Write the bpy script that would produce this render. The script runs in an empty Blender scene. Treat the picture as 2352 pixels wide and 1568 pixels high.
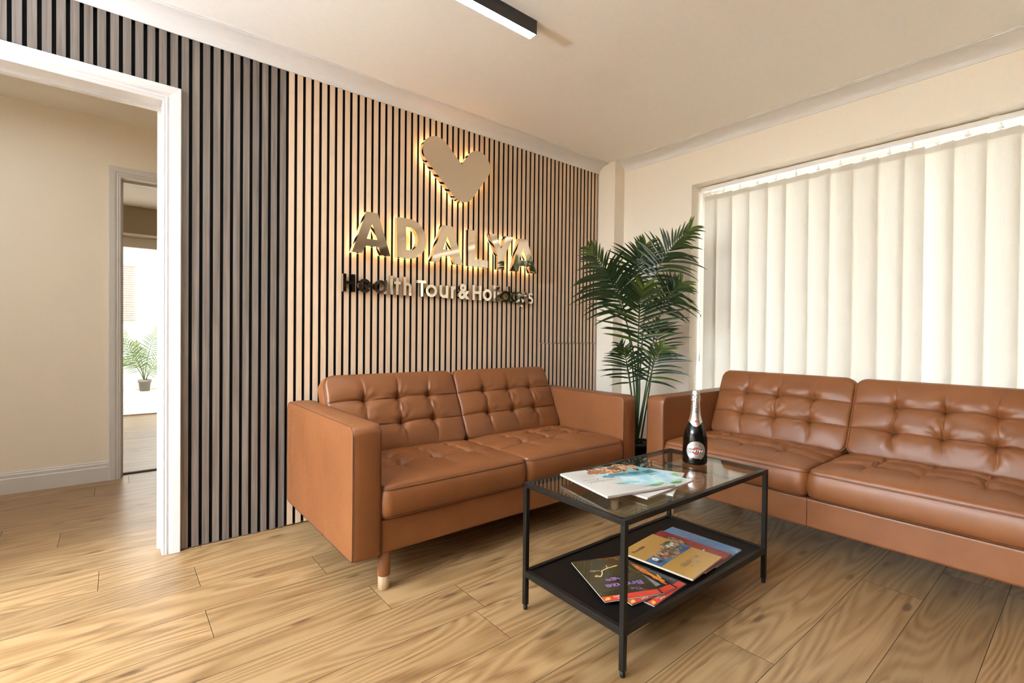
import bpy, bmesh, math, random
from mathutils import Vector, Matrix
from mathutils.geometry import tessellate_polygon
S = bpy.context.scene
COL = S.collection
PI = math.pi
sin, cos = math.sin, math.cos

# ------------------------------------------------------------------ camera, world, light, exposure
cam_d = bpy.data.cameras.new('camera'); cam = bpy.data.objects.new('camera', cam_d); COL.objects.link(cam)
cam_d.sensor_width = 36.0; cam_d.sensor_fit = 'HORIZONTAL'; cam_d.lens = 17.0292
cam_d.clip_start = 0.05; cam_d.clip_end = 200
YAW, PIT, ROL = 0.686532, -0.0134941, 0.0115206
_f = Vector((sin(YAW) * cos(PIT), cos(YAW) * cos(PIT), sin(PIT)))
_r = Vector((cos(YAW), -sin(YAW), 0)); _u = _r.cross(_f)
_r2 = cos(ROL) * _r + sin(ROL) * _u; _u2 = -sin(ROL) * _r + cos(ROL) * _u
cam.matrix_world = Matrix(((_r2.x, _u2.x, -_f.x, 0), (_r2.y, _u2.y, -_f.y, -2.5732), (_r2.z, _u2.z, -_f.z, 0.97), (0, 0, 0, 1)))
S.camera = cam
S.view_settings.view_transform = 'Standard'; S.view_settings.look = 'None'
S.view_settings.gamma = 1.0; S.view_settings.use_curve_mapping = False
S.view_settings.exposure = 0.46
S.cycles.use_denoising = True
S.cycles.max_bounces = 14; S.cycles.diffuse_bounces = 8; S.cycles.glossy_bounces = 6
S.cycles.transmission_bounces = 8; S.cycles.transparent_max_bounces = 12
S.cycles.sample_clamp_indirect = 30.0; S.cycles.blur_glossy = 0.5
S.cycles.caustics_reflective = False; S.cycles.caustics_refractive = False

W = bpy.data.worlds.new('sky'); S.world = W; W.use_nodes = True
_bg = W.node_tree.nodes['Background']; _bg.inputs[0].default_value = (0.97, 0.985, 1.0, 1); _bg.inputs[1].default_value = 4.0
sun_d = bpy.data.lights.new('sun', 'SUN'); sun_d.energy = 7.0; sun_d.angle = 0.02; sun_d.color = (1, 0.95, 0.86)
sun = bpy.data.objects.new('sun', sun_d); COL.objects.link(sun)
sun.rotation_euler = Vector((0.42, 0.5, -0.8)).to_track_quat('-Z', 'Y').to_euler()
LAMP = (0.97, 1.0, 0.98)
UP_W = 4200.0                   # added spot in place of a flash bounced off the ceiling, out of frame
up_d = bpy.data.lights.new('bounce_flash', 'SPOT'); up_d.energy = UP_W; up_d.spot_size = math.radians(121); up_d.spot_blend = 1.0; up_d.shadow_soft_size = 0.06; up_d.color = (0.83, 1.02, 1.24)
up = bpy.data.objects.new('bounce_flash', up_d); COL.objects.link(up); up.location = (-3.55, -1.20, 0.98)
up.rotation_euler = Vector((0.34, 0.0, 0.9)).to_track_quat('-Z', 'Y').to_euler()
LAMP_STRENGTH = 34.0            # the ceiling fixtures' diffusers
HALO = (1.0, 0.66, 0.30)
HALO_STRENGTH = 5.0             # the LEDs behind the sign letters

CEIL = 2.3216; XW = 3.1014

# ------------------------------------------------------------------ materials
def srgb(r, g, b):
    f = lambda c: (c / 255 / 12.92) if c / 255 <= 0.04045 else ((c / 255 + 0.055) / 1.055) ** 2.4
    return (f(r), f(g), f(b), 1)
def lin(c): return (c[0], c[1], c[2], 1) if len(c) == 3 else c
class NT:
    def __init__(s, name):
        s.m = bpy.data.materials.new(name); s.m.use_nodes = True; s.t = s.m.node_tree
        s.b = s.t.nodes['Principled BSDF']; s.out = s.t.nodes['Material Output']
    def n(s, typ, **k):
        x = s.t.nodes.new(typ)
        for a, v in k.items():
            if isinstance(a, str) and hasattr(x, a): setattr(x, a, v)
        return x
    def l(s, a, b): s.t.links.new(a, b)
    def math(s, op, a, b=None, clamp=False):
        x = s.t.nodes.new('ShaderNodeMath'); x.operation = op; x.use_clamp = clamp
        for i, v in enumerate((a, b)):
            if v is None: continue
            if isinstance(v, (int, float)): x.inputs[i].default_value = v
            else: s.l(v, x.inputs[i])
        return x.outputs[0]
    def ramp(s, fac, stops):
        x = s.t.nodes.new('ShaderNodeValToRGB'); e = x.color_ramp.elements
        while len(e) < len(stops): e.new(0.5)
        for i, (p, c) in enumerate(stops): e[i].position = p; e[i].color = lin(c)
        s.l(fac, x.inputs[0]); return x.outputs[0]
    def mix(s, fac, a, b, mode='MIX'):
        x = s.t.nodes.new('ShaderNodeMix'); x.data_type = 'RGBA'; x.blend_type = mode
        for i, v in ((0, fac), (6, a), (7, b)):
            if isinstance(v, (int, float)): x.inputs[i].default_value = v
            elif isinstance(v, tuple): x.inputs[i].default_value = lin(v)
            else: s.l(v, x.inputs[i])
        return x.outputs[2]
    def coords(s, scale=(1, 1, 1), kind='Object', off=None):
        tc = s.n('ShaderNodeTexCoord'); mp = s.n('ShaderNodeMapping'); mp.inputs['Scale'].default_value = scale
        if off is not None: 
            v = s.n('ShaderNodeVectorMath'); v.operation = 'ADD'; s.l(tc.outputs[kind], v.inputs[0]); s.l(off, v.inputs[1]); s.l(v.outputs[0], mp.inputs[0])
        else: s.l(tc.outputs[kind], mp.inputs[0])
        return mp.outputs[0]
    def noise(s, vec, scale, detail=3, rough=0.5, dist=0.0):
        x = s.n('ShaderNodeTexNoise'); x.inputs['Scale'].default_value = scale; x.inputs['Detail'].default_value = detail
        x.inputs['Roughness'].default_value = rough; x.inputs['Distortion'].default_value = dist
        s.l(vec, x.inputs['Vector']); return x.outputs[0]
    def bump(s, h, strength=0.2, dist=0.002):
        x = s.n('ShaderNodeBump'); x.inputs['Strength'].default_value = strength; x.inputs['Distance'].default_value = dist
        s.l(h, x.inputs['Height']); s.l(x.outputs[0], s.b.inputs['Normal'])
    def set(s, **k):
        for a, v in k.items():
            i = s.b.inputs[a.replace('_', ' ')]
            if isinstance(v, (int, float)): i.default_value = v
            elif isinstance(v, tuple): i.default_value = lin(v)
            else: s.l(v, i)
        return s
def paint(name, col, rough=0.6, var=0.04, bump=0.05, scale=60, metal=0.0, coat=0.0):
    t = NT(name); v = t.coords()
    n = t.noise(v, scale, 4)
    c = lin(col); d = tuple(x * (1 - var) for x in c[:3]); e = tuple(min(1, x * (1 + var)) for x in c[:3])
    t.set(Base_Color=t.ramp(n, [(0.3, d), (0.7, e)]), Roughness=rough, Metallic=metal)
    t.b.inputs['Coat Weight'].default_value = coat
    if bump: t.bump(n, bump, 0.001)
    return t.m
def dim_spec(name, v):
    M[name].node_tree.nodes['Principled BSDF'].inputs['Specular IOR Level'].default_value = v
def glow(name, col, st):
    t = NT(name); t.set(Base_Color=(0.8, 0.8, 0.8), Emission_Color=col, Emission_Strength=st); return t.m
def wood(name, c1, c2, c3, axis, stretch=14, fine=90, rough=0.55, use_attr=False):
    t = NT(name); off = None
    if use_attr:
        a = t.n('ShaderNodeAttribute'); a.attribute_name = 'tone'
        m = t.n('ShaderNodeVectorMath'); m.operation = 'SCALE'; t.l(a.outputs['Vector'], m.inputs[0]); m.inputs['Scale'].default_value = 43.0; off = m.outputs[0]
    sc = [stretch] * 3; sc[axis] = 1.0
    v = t.coords(tuple(sc), off=off)
    n1 = t.noise(v, 1.5, 4, 0.6, 0.4)
    sc2 = [fine] * 3; sc2[axis] = 2.0
    n2 = t.noise(t.coords(tuple(sc2), off=off), 2.0, 3, 0.6)
    f = t.math('ADD', t.math('MULTIPLY', n1, 0.6), t.math('MULTIPLY', n2, 0.4))
    t.set(Base_Color=t.ramp(f, [(0.3, c1), (0.5, c2), (0.7, c3)]), Roughness=rough)
    t.bump(n2, 0.12, 0.001); return t

M = {}
M['cream'] = paint('cream_wall_paint', (0.87, 0.80, 0.69), 0.7, 0.015, 0.04, 90)
M['ceiling'] = paint('warm_white_ceiling_paint', (0.90, 0.882, 0.84), 0.8, 0.012, 0.03, 40)
M['white'] = paint('white_gloss_paint', (0.68, 0.67, 0.665), 0.32, 0.01, 0.02, 30)
M['coving'] = paint('white_coving_paint', (0.76, 0.74, 0.72), 0.55, 0.01, 0.02, 30)
M['mdf'] = paint('black_slat_core', (0.008, 0.0075, 0.007), 0.8, 0.1, 0.05, 200)
M['olive'] = paint('olive_beige_wall_paint', (0.36, 0.30, 0.20), 0.7, 0.02, 0.03, 60)
M['dark_wall'] = paint('dark_taupe_wall_paint', (0.045, 0.034, 0.028), 0.7, 0.03, 0.03, 60)
M['dark_panel'] = paint('dark_reflected_panel', (0.035, 0.02, 0.015), 0.4, 0.1, 0.02, 30)
M['felt'] = paint('black_acoustic_felt', (0.006, 0.006, 0.007), 0.95, 0.2, 0.3, 400)
M['black_metal'] = paint('black_powder_coated_metal', (0.0085, 0.0068, 0.0056), 0.42, 0.08, 0.06, 500)
M['black_panel'] = paint('black_brown_shelf_board', (0.0040, 0.0029, 0.0022), 0.5, 0.1, 0.05, 300)
for _n, _v in (('black_metal', 0.28), ('black_panel', 0.22)): dim_spec(_n, _v)
M['black_plastic'] = paint('black_plastic', (0.012, 0.012, 0.012), 0.5, 0.1, 0.05, 200)
M['fixture'] = paint('black_aluminium_housing', (0.03, 0.027, 0.024), 0.4, 0.05, 0.02, 300)
M['lamp'] = glow('lamp_diffuser', LAMP, LAMP_STRENGTH)
M['halo'] = glow('warm_led_backlight', HALO, HALO_STRENGTH)
M['beige_tile'] = paint('pale_beige_floor', (0.66, 0.58, 0.47), 0.5, 0.04, 0.03, 8)
dim_spec('black_plastic', 0.25)
M['grey_pot'] = paint('grey_plastic_pot', (0.10, 0.095, 0.085), 0.6, 0.1, 0.05, 60)
M['soil'] = paint('dark_soil', (0.02, 0.014, 0.01), 0.95, 0.5, 0.8, 120)
M['pvc'] = paint('white_window_frame', (0.86, 0.85, 0.82), 0.35, 0.01, 0.0, 10)
M['cord'] = paint('white_cord', (0.8, 0.78, 0.72), 0.7, 0.05, 0.1, 500)
M['stitch'] = paint('dark_leather_seam', (0.075, 0.022, 0.007), 0.7, 0.1, 0.1, 600)
M['stitch_pale'] = paint('tan_stitching', (0.36, 0.155, 0.058), 0.7, 0.1, 0.1, 600)
M['paper'] = paint('page_edges', (0.50, 0.47, 0.42), 0.7, 0.08, 0.1, 700)
def leather():
    t = NT('tan_leather'); v = t.coords()
    n = t.noise(v, 6, 3); v2 = t.n('ShaderNodeTexVoronoi'); v2.inputs['Scale'].default_value = 420; t.l(v, v2.inputs['Vector'])
    n3 = t.noise(v, 160, 3)
    t.set(Base_Color=t.ramp(n, [(0.3, (0.205, 0.070, 0.0225)), (0.7, (0.25, 0.089, 0.029))]), Roughness=t.ramp(n3, [(0.3, (0.36,) * 3), (0.7, (0.48,) * 3)]))
    t.set(Specular_IOR_Level=0.45)
    t.bump(t.math('ADD', t.math('MULTIPLY', v2.outputs['Distance'], 0.5), n3), 0.12, 0.0008); return t.m
M['leather'] = leather()
M['leg_wood'] = wood('pale_oak_leg', (0.30, 0.19, 0.105), (0.38, 0.25, 0.14), (0.43, 0.295, 0.175), 2, 30, 120, 0.5).m
M['oak_slat'] = wood('light_oak_veneer', (0.66, 0.465, 0.305), (0.76, 0.555, 0.38), (0.81, 0.61, 0.43), 2, 24, 160, 0.5).m
M['grey_slat'] = wood('grey_oak_veneer', (0.085, 0.066, 0.052), (0.20, 0.163, 0.135), (0.31, 0.262, 0.222), 2, 34, 230, 0.5).m
def floor_wood():
    t = NT('oak_laminate_planks')
    a = t.n('ShaderNodeAttribute'); a.attribute_name = 'tone'
    sp = t.n('ShaderNodeSeparateXYZ'); t.l(a.outputs['Vector'], sp.inputs[0])
    m = t.n('ShaderNodeVectorMath'); m.operation = 'SCALE'; t.l(a.outputs['Vector'], m.inputs[0]); m.inputs['Scale'].default_value = 61.0; off = m.outputs[0]
    v = t.coords((0.42, 3.0, 1), off=off)                       # slow figure along the board
    base = t.noise(v, 1.3, 2, 0.45, 0.15)
    rings = t.math('SINE', t.math('MULTIPLY', base, 150.0))
    rings = t.math('MULTIPLY', t.math('ADD', rings, 1.0), 0.5)
    fib = t.noise(t.coords((2.2, 125.0, 1), off=off), 1.0, 2, 0.55)
    strk = t.noise(t.coords((0.7, 26.0, 1), off=off), 1.0, 3, 0.6)
    blot = t.noise(t.coords((0.9, 5.0, 1), off=off), 1.6, 4, 0.6)
    f = t.math('ADD', t.math('ADD', t.math('MULTIPLY', rings, 0.22), t.math('MULTIPLY', fib, 0.30)), t.math('ADD', t.math('MULTIPLY', blot, 0.28), t.math('MULTIPLY', strk, 0.28)))
    col = t.ramp(f, [(0.31, (0.165, 0.086, 0.033)), (0.43, (0.262, 0.149, 0.064)), (0.55, (0.315, 0.188, 0.085)), (0.67, (0.365, 0.228, 0.110))])
    vo = t.n('ShaderNodeTexVoronoi', voronoi_dimensions='2D'); vo.inputs['Scale'].default_value = 1.0; t.l(t.coords((1.5, 5.2, 1), off=off), vo.inputs['Vector'])
    wob = t.math('ADD', vo.outputs['Distance'], t.math('MULTIPLY', t.math('SUBTRACT', t.noise(t.coords((12, 40, 1), off=off), 1.0, 3), 0.5), 0.14))
    knot = t.ramp(wob, [(0.02, (1, 1, 1)), (0.075, (0, 0, 0))])
    col = t.mix(t.math('MULTIPLY', knot, 0.75), col, (0.10, 0.050, 0.022))
    ck = t.noise(t.coords((2.4, 30.0, 1), off=off), 1.3, 2, 0.5, 0.6)
    crack = t.ramp(ck, [(0.655, (0, 0, 0)), (0.72, (1, 1, 1))])
    col = t.mix(t.math('MULTIPLY', crack, 0.65), col, (0.16, 0.080, 0.034))
    tone = t.ramp(sp.outputs[0], [(0.0, (0.84, 0.83, 0.82)), (1.0, (1.1, 1.09, 1.07))])
    col = t.mix(1.0, col, tone, 'MULTIPLY')
    t.set(Base_Color=col, Roughness=0.30, Specular_IOR_Level=0.45)
    return t.m
M['floor'] = floor_wood()
M['floor_gap'] = paint('dark_plank_joint', (0.05, 0.027, 0.012), 0.8, 0.1, 0.0, 50)
def blind_fabric():
    t = NT('cream_blind_fabric'); v = t.coords((260, 260, 260)); n = t.noise(v, 1.0, 2)
    n2 = t.noise(t.coords((500, 500, 12)), 1.0, 2)
    c = t.ramp(t.math('ADD', t.math('MULTIPLY', n, 0.5), t.math('MULTIPLY', n2, 0.5)), [(0.35, (0.66, 0.62, 0.545)), (0.65, (0.72, 0.685, 0.61))])
    d = t.n('ShaderNodeBsdfDiffuse'); tr = t.n('ShaderNodeBsdfTranslucent'); mx = t.n('ShaderNodeMixShader'); mx.inputs[0].default_value = 0.14
    t.l(c, d.inputs[0]); t.l(c, tr.inputs[0]); t.l(d.outputs[0], mx.inputs[1]); t.l(tr.outputs[0], mx.inputs[2]); t.l(mx.outputs[0], t.out.inputs[0])
    return t.m
M['blind'] = blind_fabric()
def glass(name, tint=(0.97, 0.985, 0.975), ior=1.5, rough=0.0):
    t = NT(name); fr = t.n('ShaderNodeFresnel'); ge = t.n('ShaderNodeNewGeometry')
    t.l(t.math('ADD', t.math('MULTIPLY', ge.outputs['Backfacing'], 1.0 / ior - ior), ior), fr.inputs[0])
    tr = t.n('ShaderNodeBsdfTransparent'); gl = t.n('ShaderNodeBsdfGlossy'); gl.inputs['Roughness'].default_value = rough
    v = t.noise(t.coords((3, 3, 3)), 1.0, 2)
    t.l(t.ramp(v, [(0.3, tint), (0.7, tuple(min(1, x * 1.01) for x in tint))]), tr.inputs[0])
    mx = t.n('ShaderNodeMixShader'); t.l(fr.outputs[0], mx.inputs[0]); t.l(tr.outputs[0], mx.inputs[1]); t.l(gl.outputs[0], mx.inputs[2]); t.l(mx.outputs[0], t.out.inputs[0])
    return t.m
M['glass'] = glass('clear_window_glass')
M['table_glass'] = glass('tempered_table_glass', (0.90, 0.93, 0.90), 1.55)
def metal(name, col, rough, wob=0.0, scale=6):
    t = NT(name); v = t.coords(); n = t.noise(v, scale, 1)
    t.set(Base_Color=t.ramp(n, [(0.3, tuple(x * 0.98 for x in col)), (0.7, col)]), Metallic=1.0, Roughness=rough)
    if wob: t.bump(n, wob, 0.01)
    return t.m
M['gold'] = metal('rose_gold_mirror_steel', (0.86, 0.74, 0.58), 0.035, 0.10, 9)
M['gold_flat'] = metal('rose_gold_mirror_face', (0.86, 0.745, 0.60), 0.05, 0.015, 3)
M['nickel'] = metal('champagne_mirror_letters', (0.84, 0.76, 0.64), 0.06, 0.12, 12)
M['foil'] = metal('crinkled_silver_foil', (0.82, 0.80, 0.76), 0.28, 0.6, 160)
M['foil_smooth'] = metal('silver_neck_foil', (0.80, 0.78, 0.74), 0.34, 0.1, 60)
M['label'] = metal('silver_label_paper', (0.60, 0.57, 0.545), 0.45, 0.05, 60)
def simple(name, col, rough=0.4, coat=0.0, var=0.05, sc=40): return paint(name, col, rough, var, 0.0, sc, 0.0, coat)
M['bottle'] = simple('dark_green_bottle_glass', (0.004, 0.0035, 0.0025), 0.06, 0.0)
dim_spec('bottle', 0.35)
M['ink_black'] = simple('black_ink', (0.012, 0.011, 0.011), 0.4)
M['ink_white'] = simple('white_ink', (0.78, 0.76, 0.72), 0.4)
M['ink_red'] = simple('red_ink', (0.62, 0.05, 0.03), 0.4)
M['ink_blue'] = simple('blue_ink', (0.05, 0.13, 0.36), 0.4)
M['ink_grey'] = simple('grey_ink', (0.33, 0.31, 0.29), 0.4)
def leaf(name, a, b, rough=0.4):
    t = NT(name); oi = t.n('ShaderNodeAttribute'); oi.attribute_name = 'tone'; sp = t.n('ShaderNodeSeparateXYZ'); t.l(oi.outputs['Vector'], sp.inputs[0])
    n = t.noise(t.coords(), 30, 2)
    f = t.math('ADD', t.math('MULTIPLY', sp.outputs[0], 0.8), t.math('MULTIPLY', n, 0.2))
    t.set(Base_Color=t.ramp(f, [(0.15, a), (0.85, b)]), Roughness=rough); t.b.inputs['Subsurface Weight'].default_value = 0.0
    return t.m
M['palm'] = leaf('palm_leaf_green', (0.012, 0.030, 0.010), (0.115, 0.165, 0.022), 0.38)
M['palm_stem'] = leaf('palm_stem_green', (0.025, 0.052, 0.012), (0.05, 0.085, 0.02), 0.45)
M['palm_far'] = leaf('light_palm_green', (0.07, 0.14, 0.03), (0.22, 0.32, 0.08), 0.5)

# ------------------------------------------------------------------ mesh builder
class MB:
    def __init__(s): s.v = []; s.f = []; s.m = []; s.s = []; s.tone = []
    def add(s, verts, faces, m=0, smooth=False, tone=None):
        o = len(s.v); s.v += [tuple(x) for x in verts]
        for f in faces:
            s.f.append(tuple(i + o for i in f)); s.m.append(m); s.s.append(smooth); s.tone.append(tone)
        return s
    def box(s, x0, x1, y0, y1, z0, z1, m=0):
        v = [(x, y, z) for z in (z0, z1) for y in (y0, y1) for x in (x0, x1)]
        return s.add(v, [(0, 2, 3, 1), (4, 5, 7, 6), (0, 1, 5, 4), (2, 6, 7, 3), (0, 4, 6, 2), (1, 3, 7, 5)], m)
    def tube(s, path, r, n=8, m=0, closed=False, tone=None, caps=True):
        P = [Vector(p) for p in path]; L = len(P); R = r if isinstance(r, (list, tuple)) else [r] * L
        ref = None; vs = []
        for i in range(L):
            a = P[i - 1] if (i > 0 or closed) else P[i]; b = P[(i + 1) % L] if (i < L - 1 or closed) else P[i]
            t = (b - a).normalized() if (b - a).length > 1e-9 else Vector((0, 0, 1))
            if ref is None: ref = Vector((0, 0, 1)) if abs(t.z) < 0.9 else Vector((1, 0, 0))
            u = (ref - t * ref.dot(t))
            if u.length < 1e-6: u = t.orthogonal()
            u.normalize(); w = t.cross(u); ref = u
            vs += [P[i] + (u * cos(2 * PI * k / n) + w * sin(2 * PI * k / n)) * R[i] for k in range(n)]
        fs = []
        for i in range(L if closed else L - 1):
            j = (i + 1) % L
            fs += [(i * n + k, i * n + (k + 1) % n, j * n + (k + 1) % n, j * n + k) for k in range(n)]
        if caps and not closed: fs += [tuple(range(n))[::-1], tuple((L - 1) * n + k for k in range(n))]
        return s.add(vs, fs, m, True, tone)
    def lathe(s, prof, c=(0, 0, 0), n=48, m=0, a0=0.0, a1=2 * PI, smooth=True):
        full = abs(a1 - a0 - 2 * PI) < 1e-6; k = n if full else n + 1; vs = []
        for r, z in prof:
            for i in range(k):
                a = a0 + (a1 - a0) * i / n; vs.append((c[0] + r * cos(a), c[1] + r * sin(a), c[2] + z))
        fs = []
        for j in range(len(prof) - 1):
            for i in range(n):
                i2 = (i + 1) % k; fs.append((j * k + i, j * k + i2, (j + 1) * k + i2, (j + 1) * k + i))
        return s.add(vs, fs, m, smooth)
    def prism(s, loops, fn, d0, d1, m=0, side=None, back=True, front=True):
        """polygon with holes (2-D loops, outer first) extruded; fn(x, y, depth) -> 3-D"""
        side = m if side is None else side
        flat = [p for L in loops for p in L]
        tris = tessellate_polygon([[Vector((p[0], p[1], 0)) for p in L] for L in loops])
        def area(t): a, b, c = (flat[i] for i in t); return (b[0] - a[0]) * (c[1] - a[1]) - (b[1] - a[1]) * (c[0] - a[0])
        tris = [t if area(t) > 0 else t[::-1] for t in tris if abs(area(t)) > 1e-12]
        if front: s.add([fn(x, y, d1) for x, y in flat], tris, m)
        if back: s.add([fn(x, y, d0) for x, y in flat], [t[::-1] for t in tris], m)
        for L in loops:
            n = len(L); v = [fn(x, y, d0) for x, y in L] + [fn(x, y, d1) for x, y in L]
            s.add(v, [(i, (i + 1) % n, n + (i + 1) % n, n + i) for i in range(n)], side)
        return s
    def grid(s, rows, m=0, smooth=True, closed=False, tone=None):
        n = len(rows[0]); vs = [p for r in rows for p in r]; fs = []
        for j in range(len(rows) - 1):
            for i in range(n if closed else n - 1):
                i2 = (i + 1) % n; fs.append((j * n + i, j * n + i2, (j + 1) * n + i2, (j + 1) * n + i))
        return s.add(vs, fs, m, smooth, tone)
    def build(s, name, mats, parent=None, bevel=0.0, loc=None, seg=2, fixn=True, subsurf=0):
        me = bpy.data.meshes.new(name); me.from_pydata(s.v, [], s.f)
        mats = mats if isinstance(mats, (list, tuple)) else [mats]
        for x in mats: me.materials.append(M[x])
        me.polygons.foreach_set('material_index', s.m); me.polygons.foreach_set('use_smooth', s.s)
        if any(t is not None for t in s.tone):
            at = me.attributes.new('tone', 'FLOAT_VECTOR', 'FACE')
            at.data.foreach_set('vector', [c for t in s.tone for c in (t if t is not None else (0.5, 0.5, 0.5))])
        if fixn:
            bm = bmesh.new(); bm.from_mesh(me); bmesh.ops.recalc_face_normals(bm, faces=bm.faces); bm.to_mesh(me); bm.free()
        me.update()
        o = bpy.data.objects.new(name, me); COL.objects.link(o)
        if parent is not None: o.parent = parent
        if loc is not None: o.location = loc
        if bevel > 0:
            b = o.modifiers.new('edge', 'BEVEL'); b.width = bevel; b.segments = seg; b.limit_method = 'ANGLE'; b.angle_limit = math.radians(40); b.harden_normals = False
        return o
def tag(o, label=None, cat=None, group=None, kind=None):
    if label: o['label'] = label
    if cat: o['category'] = cat
    if group: o['group'] = group
    if kind: o['kind'] = kind
    return o
def thing(name, label, cat, loc=(0, 0, 0), rz=0.0, group=None):
    o = bpy.data.objects.new(name, None); o.empty_display_size = 0.1; COL.objects.link(o); o.location = loc; o.rotation_euler = (0, 0, rz)
    return tag(o, label, cat, group)
def dup(root, loc, rz, label=None, cat=None):
    r = root.copy(); COL.objects.link(r); r.location = loc; r.rotation_euler = (0, 0, rz)
    if label: r['label'] = label
    for ch in list(root.children):
        c = ch.copy(); COL.objects.link(c); c.parent = r
        for g in list(ch.children):
            d = g.copy(); COL.objects.link(d); d.parent = c
    return r
def struct(o): o['kind'] = 'structure'; return o
_tc = {}
def text_tris(txt, off=0.0):
    """flat glyph outline as (points, triangles), cap height about 0.73"""
    k = (txt, off)
    if k in _tc: return _tc[k]
    c = bpy.data.curves.new('t', 'FONT'); c.body = txt; c.size = 1.0; c.offset = off; c.resolution_u = 5
    o = bpy.data.objects.new('t', c); COL.objects.link(o)
    bpy.context.view_layer.update()
    me = bpy.data.meshes.new_from_object(o.evaluated_get(bpy.context.evaluated_depsgraph_get()))
    pts = [(v.co.x, v.co.y) for v in me.vertices]; fs = [tuple(p.vertices) for p in me.polygons]
    bpy.data.objects.remove(o); bpy.data.curves.remove(c); bpy.data.meshes.remove(me)
    _tc[k] = (pts, fs); return _tc[k]
def put_text(mb, txt, fn, x0, x1, y0, y1, m, off=0.0):
    """fit text into the rectangle x0..x1, y0..y1 of the surface fn(x, y) -> 3-D"""
    pts, fs = text_tris(txt, off)
    a, b = min(p[0] for p in pts), max(p[0] for p in pts); c, d = min(p[1] for p in pts), max(p[1] for p in pts)
    mb.add([fn(x0 + (x - a) / (b - a) * (x1 - x0), y0 + (y - c) / (d - c) * (y1 - y0)) for x, y in pts], fs, m)
def arc(cx, cy, r, a0, a1, n):
    return [(cx + r * cos(a0 + (a1 - a0) * i / n), cy + r * sin(a0 + (a1 - a0) * i / n)) for i in range(n + 1)]
rnd = random.Random(7)

# ------------------------------------------------------------------ floor: oak laminate boards running along the slat wall
PW = 0.1945; Y0 = -1.388
def plank_floor():
    mb = MB(); g = 0.0009
    joints = {5: 0.252, 3: 0.243, 2: 0.755, -3: 1.515, -2: 0.34, 0: -0.4, 1: 1.02, 4: 0.66, 6: -0.05, 7: 0.3, -1: 2.0, -4: 2.33}
    k0 = int((-5.55 - Y0) / PW) - 1; k1 = int((4.5 - Y0) / PW) + 1
    for k in range(k0, k1 + 1):
        ya, yb = Y0 + PW * (k - 0) , Y0 + PW * (k + 1)
        ya, yb = max(ya, -5.6), min(yb, 4.5)
        if yb - ya < 0.01: continue
        L = 1.38; j = joints.get(k, rnd.uniform(0, L)); x = j - math.ceil((j + 4.4) / L) * L
        while x < 3.24:
            a, b = max(x, -4.4), min(x + L, 3.24)
            if b - a > 0.01:
                mb.add([(a + g, ya + g, 0), (b - g, ya + g, 0), (b - g, yb - g, 0), (a + g, yb - g, 0)], [(0, 1, 2, 3)], 0, False, (rnd.random(), rnd.random(), rnd.random()))
            x += L
    mb.add([(-4.4, -5.6, -0.0012), (3.24, -5.6, -0.0012), (3.24, 4.5, -0.0012), (-4.4, 4.5, -0.0012)], [(0, 1, 2, 3)], 1)
    mb.box(-4.4, 3.24, -5.6, 4.5, -0.06, -0.002, 1)
    struct(mb.build('floor', ['floor', 'floor_gap'], fixn=False))
plank_floor()
struct(MB().box(-1.4, 2.6, 4.5, 7.7, -0.06, -0.004).build('floor_sunroom', 'beige_tile'))

# ------------------------------------------------------------------ ceiling and walls
mb = MB(); mb.box(-4.45, 3.36, -5.72, 4.5, CEIL, CEIL + 0.12); struct(mb.build('ceiling', 'ceiling'))
DX0, DX1, DZ = -0.70, 0.150, 1.955          # main doorway opening
mb = MB(); Z1 = CEIL
mb.box(-4.4, DX0 - 0.03, 0.022, 0.12, 0, Z1); mb.box(DX1 + 0.03, XW + 0.12, 0.022, 0.12, 0, Z1); mb.box(DX0 - 0.03, DX1 + 0.03, 0.022, 0.12, DZ + 0.03, Z1)
struct(mb.build('wall_back', 'cream'))
mb = MB()                                     # window wall, opening to the floor
WY0, WY1, WZ = -0.742, -3.35, 2.025
mb.box(XW, XW + 0.26, WY0, 0.022, 0, Z1); mb.box(XW, XW + 0.26, -5.6, WY1, 0, Z1); mb.box(XW, XW + 0.26, WY1, WY0, WZ, Z1)
struct(mb.build('wall_right', 'cream'))
struct(MB().box(XW - 0.012, XW, -5.6, -4.15, 0, 2.25).build('rear_reflection_panel', 'dark_wall'))  # thin dark panel added out of view to darken the letters' reflections
struct(MB().box(2.9855, XW, -0.163, 0.022, 0, CEIL).build('wall_corner_pillar', 'cream'))
mb = MB(); mb.box(-4.48, -4.4, -5.6, 4.5, 0, Z1)
struct(mb.build('wall_left', 'cream'))
struct(MB().box(-4.48, XW + 0.26, -5.72, -5.6, 0, CEIL).build('wall_front', 'dark_wall'))
mb = MB(); mb.box(1.75, 2.95, -5.6, -5.56, 0, 2.06); struct(mb.build('front_reflection_panel', 'dark_panel', bevel=0.004))  # unseen dark slab, added so the mirror letters reflect something dark
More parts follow.
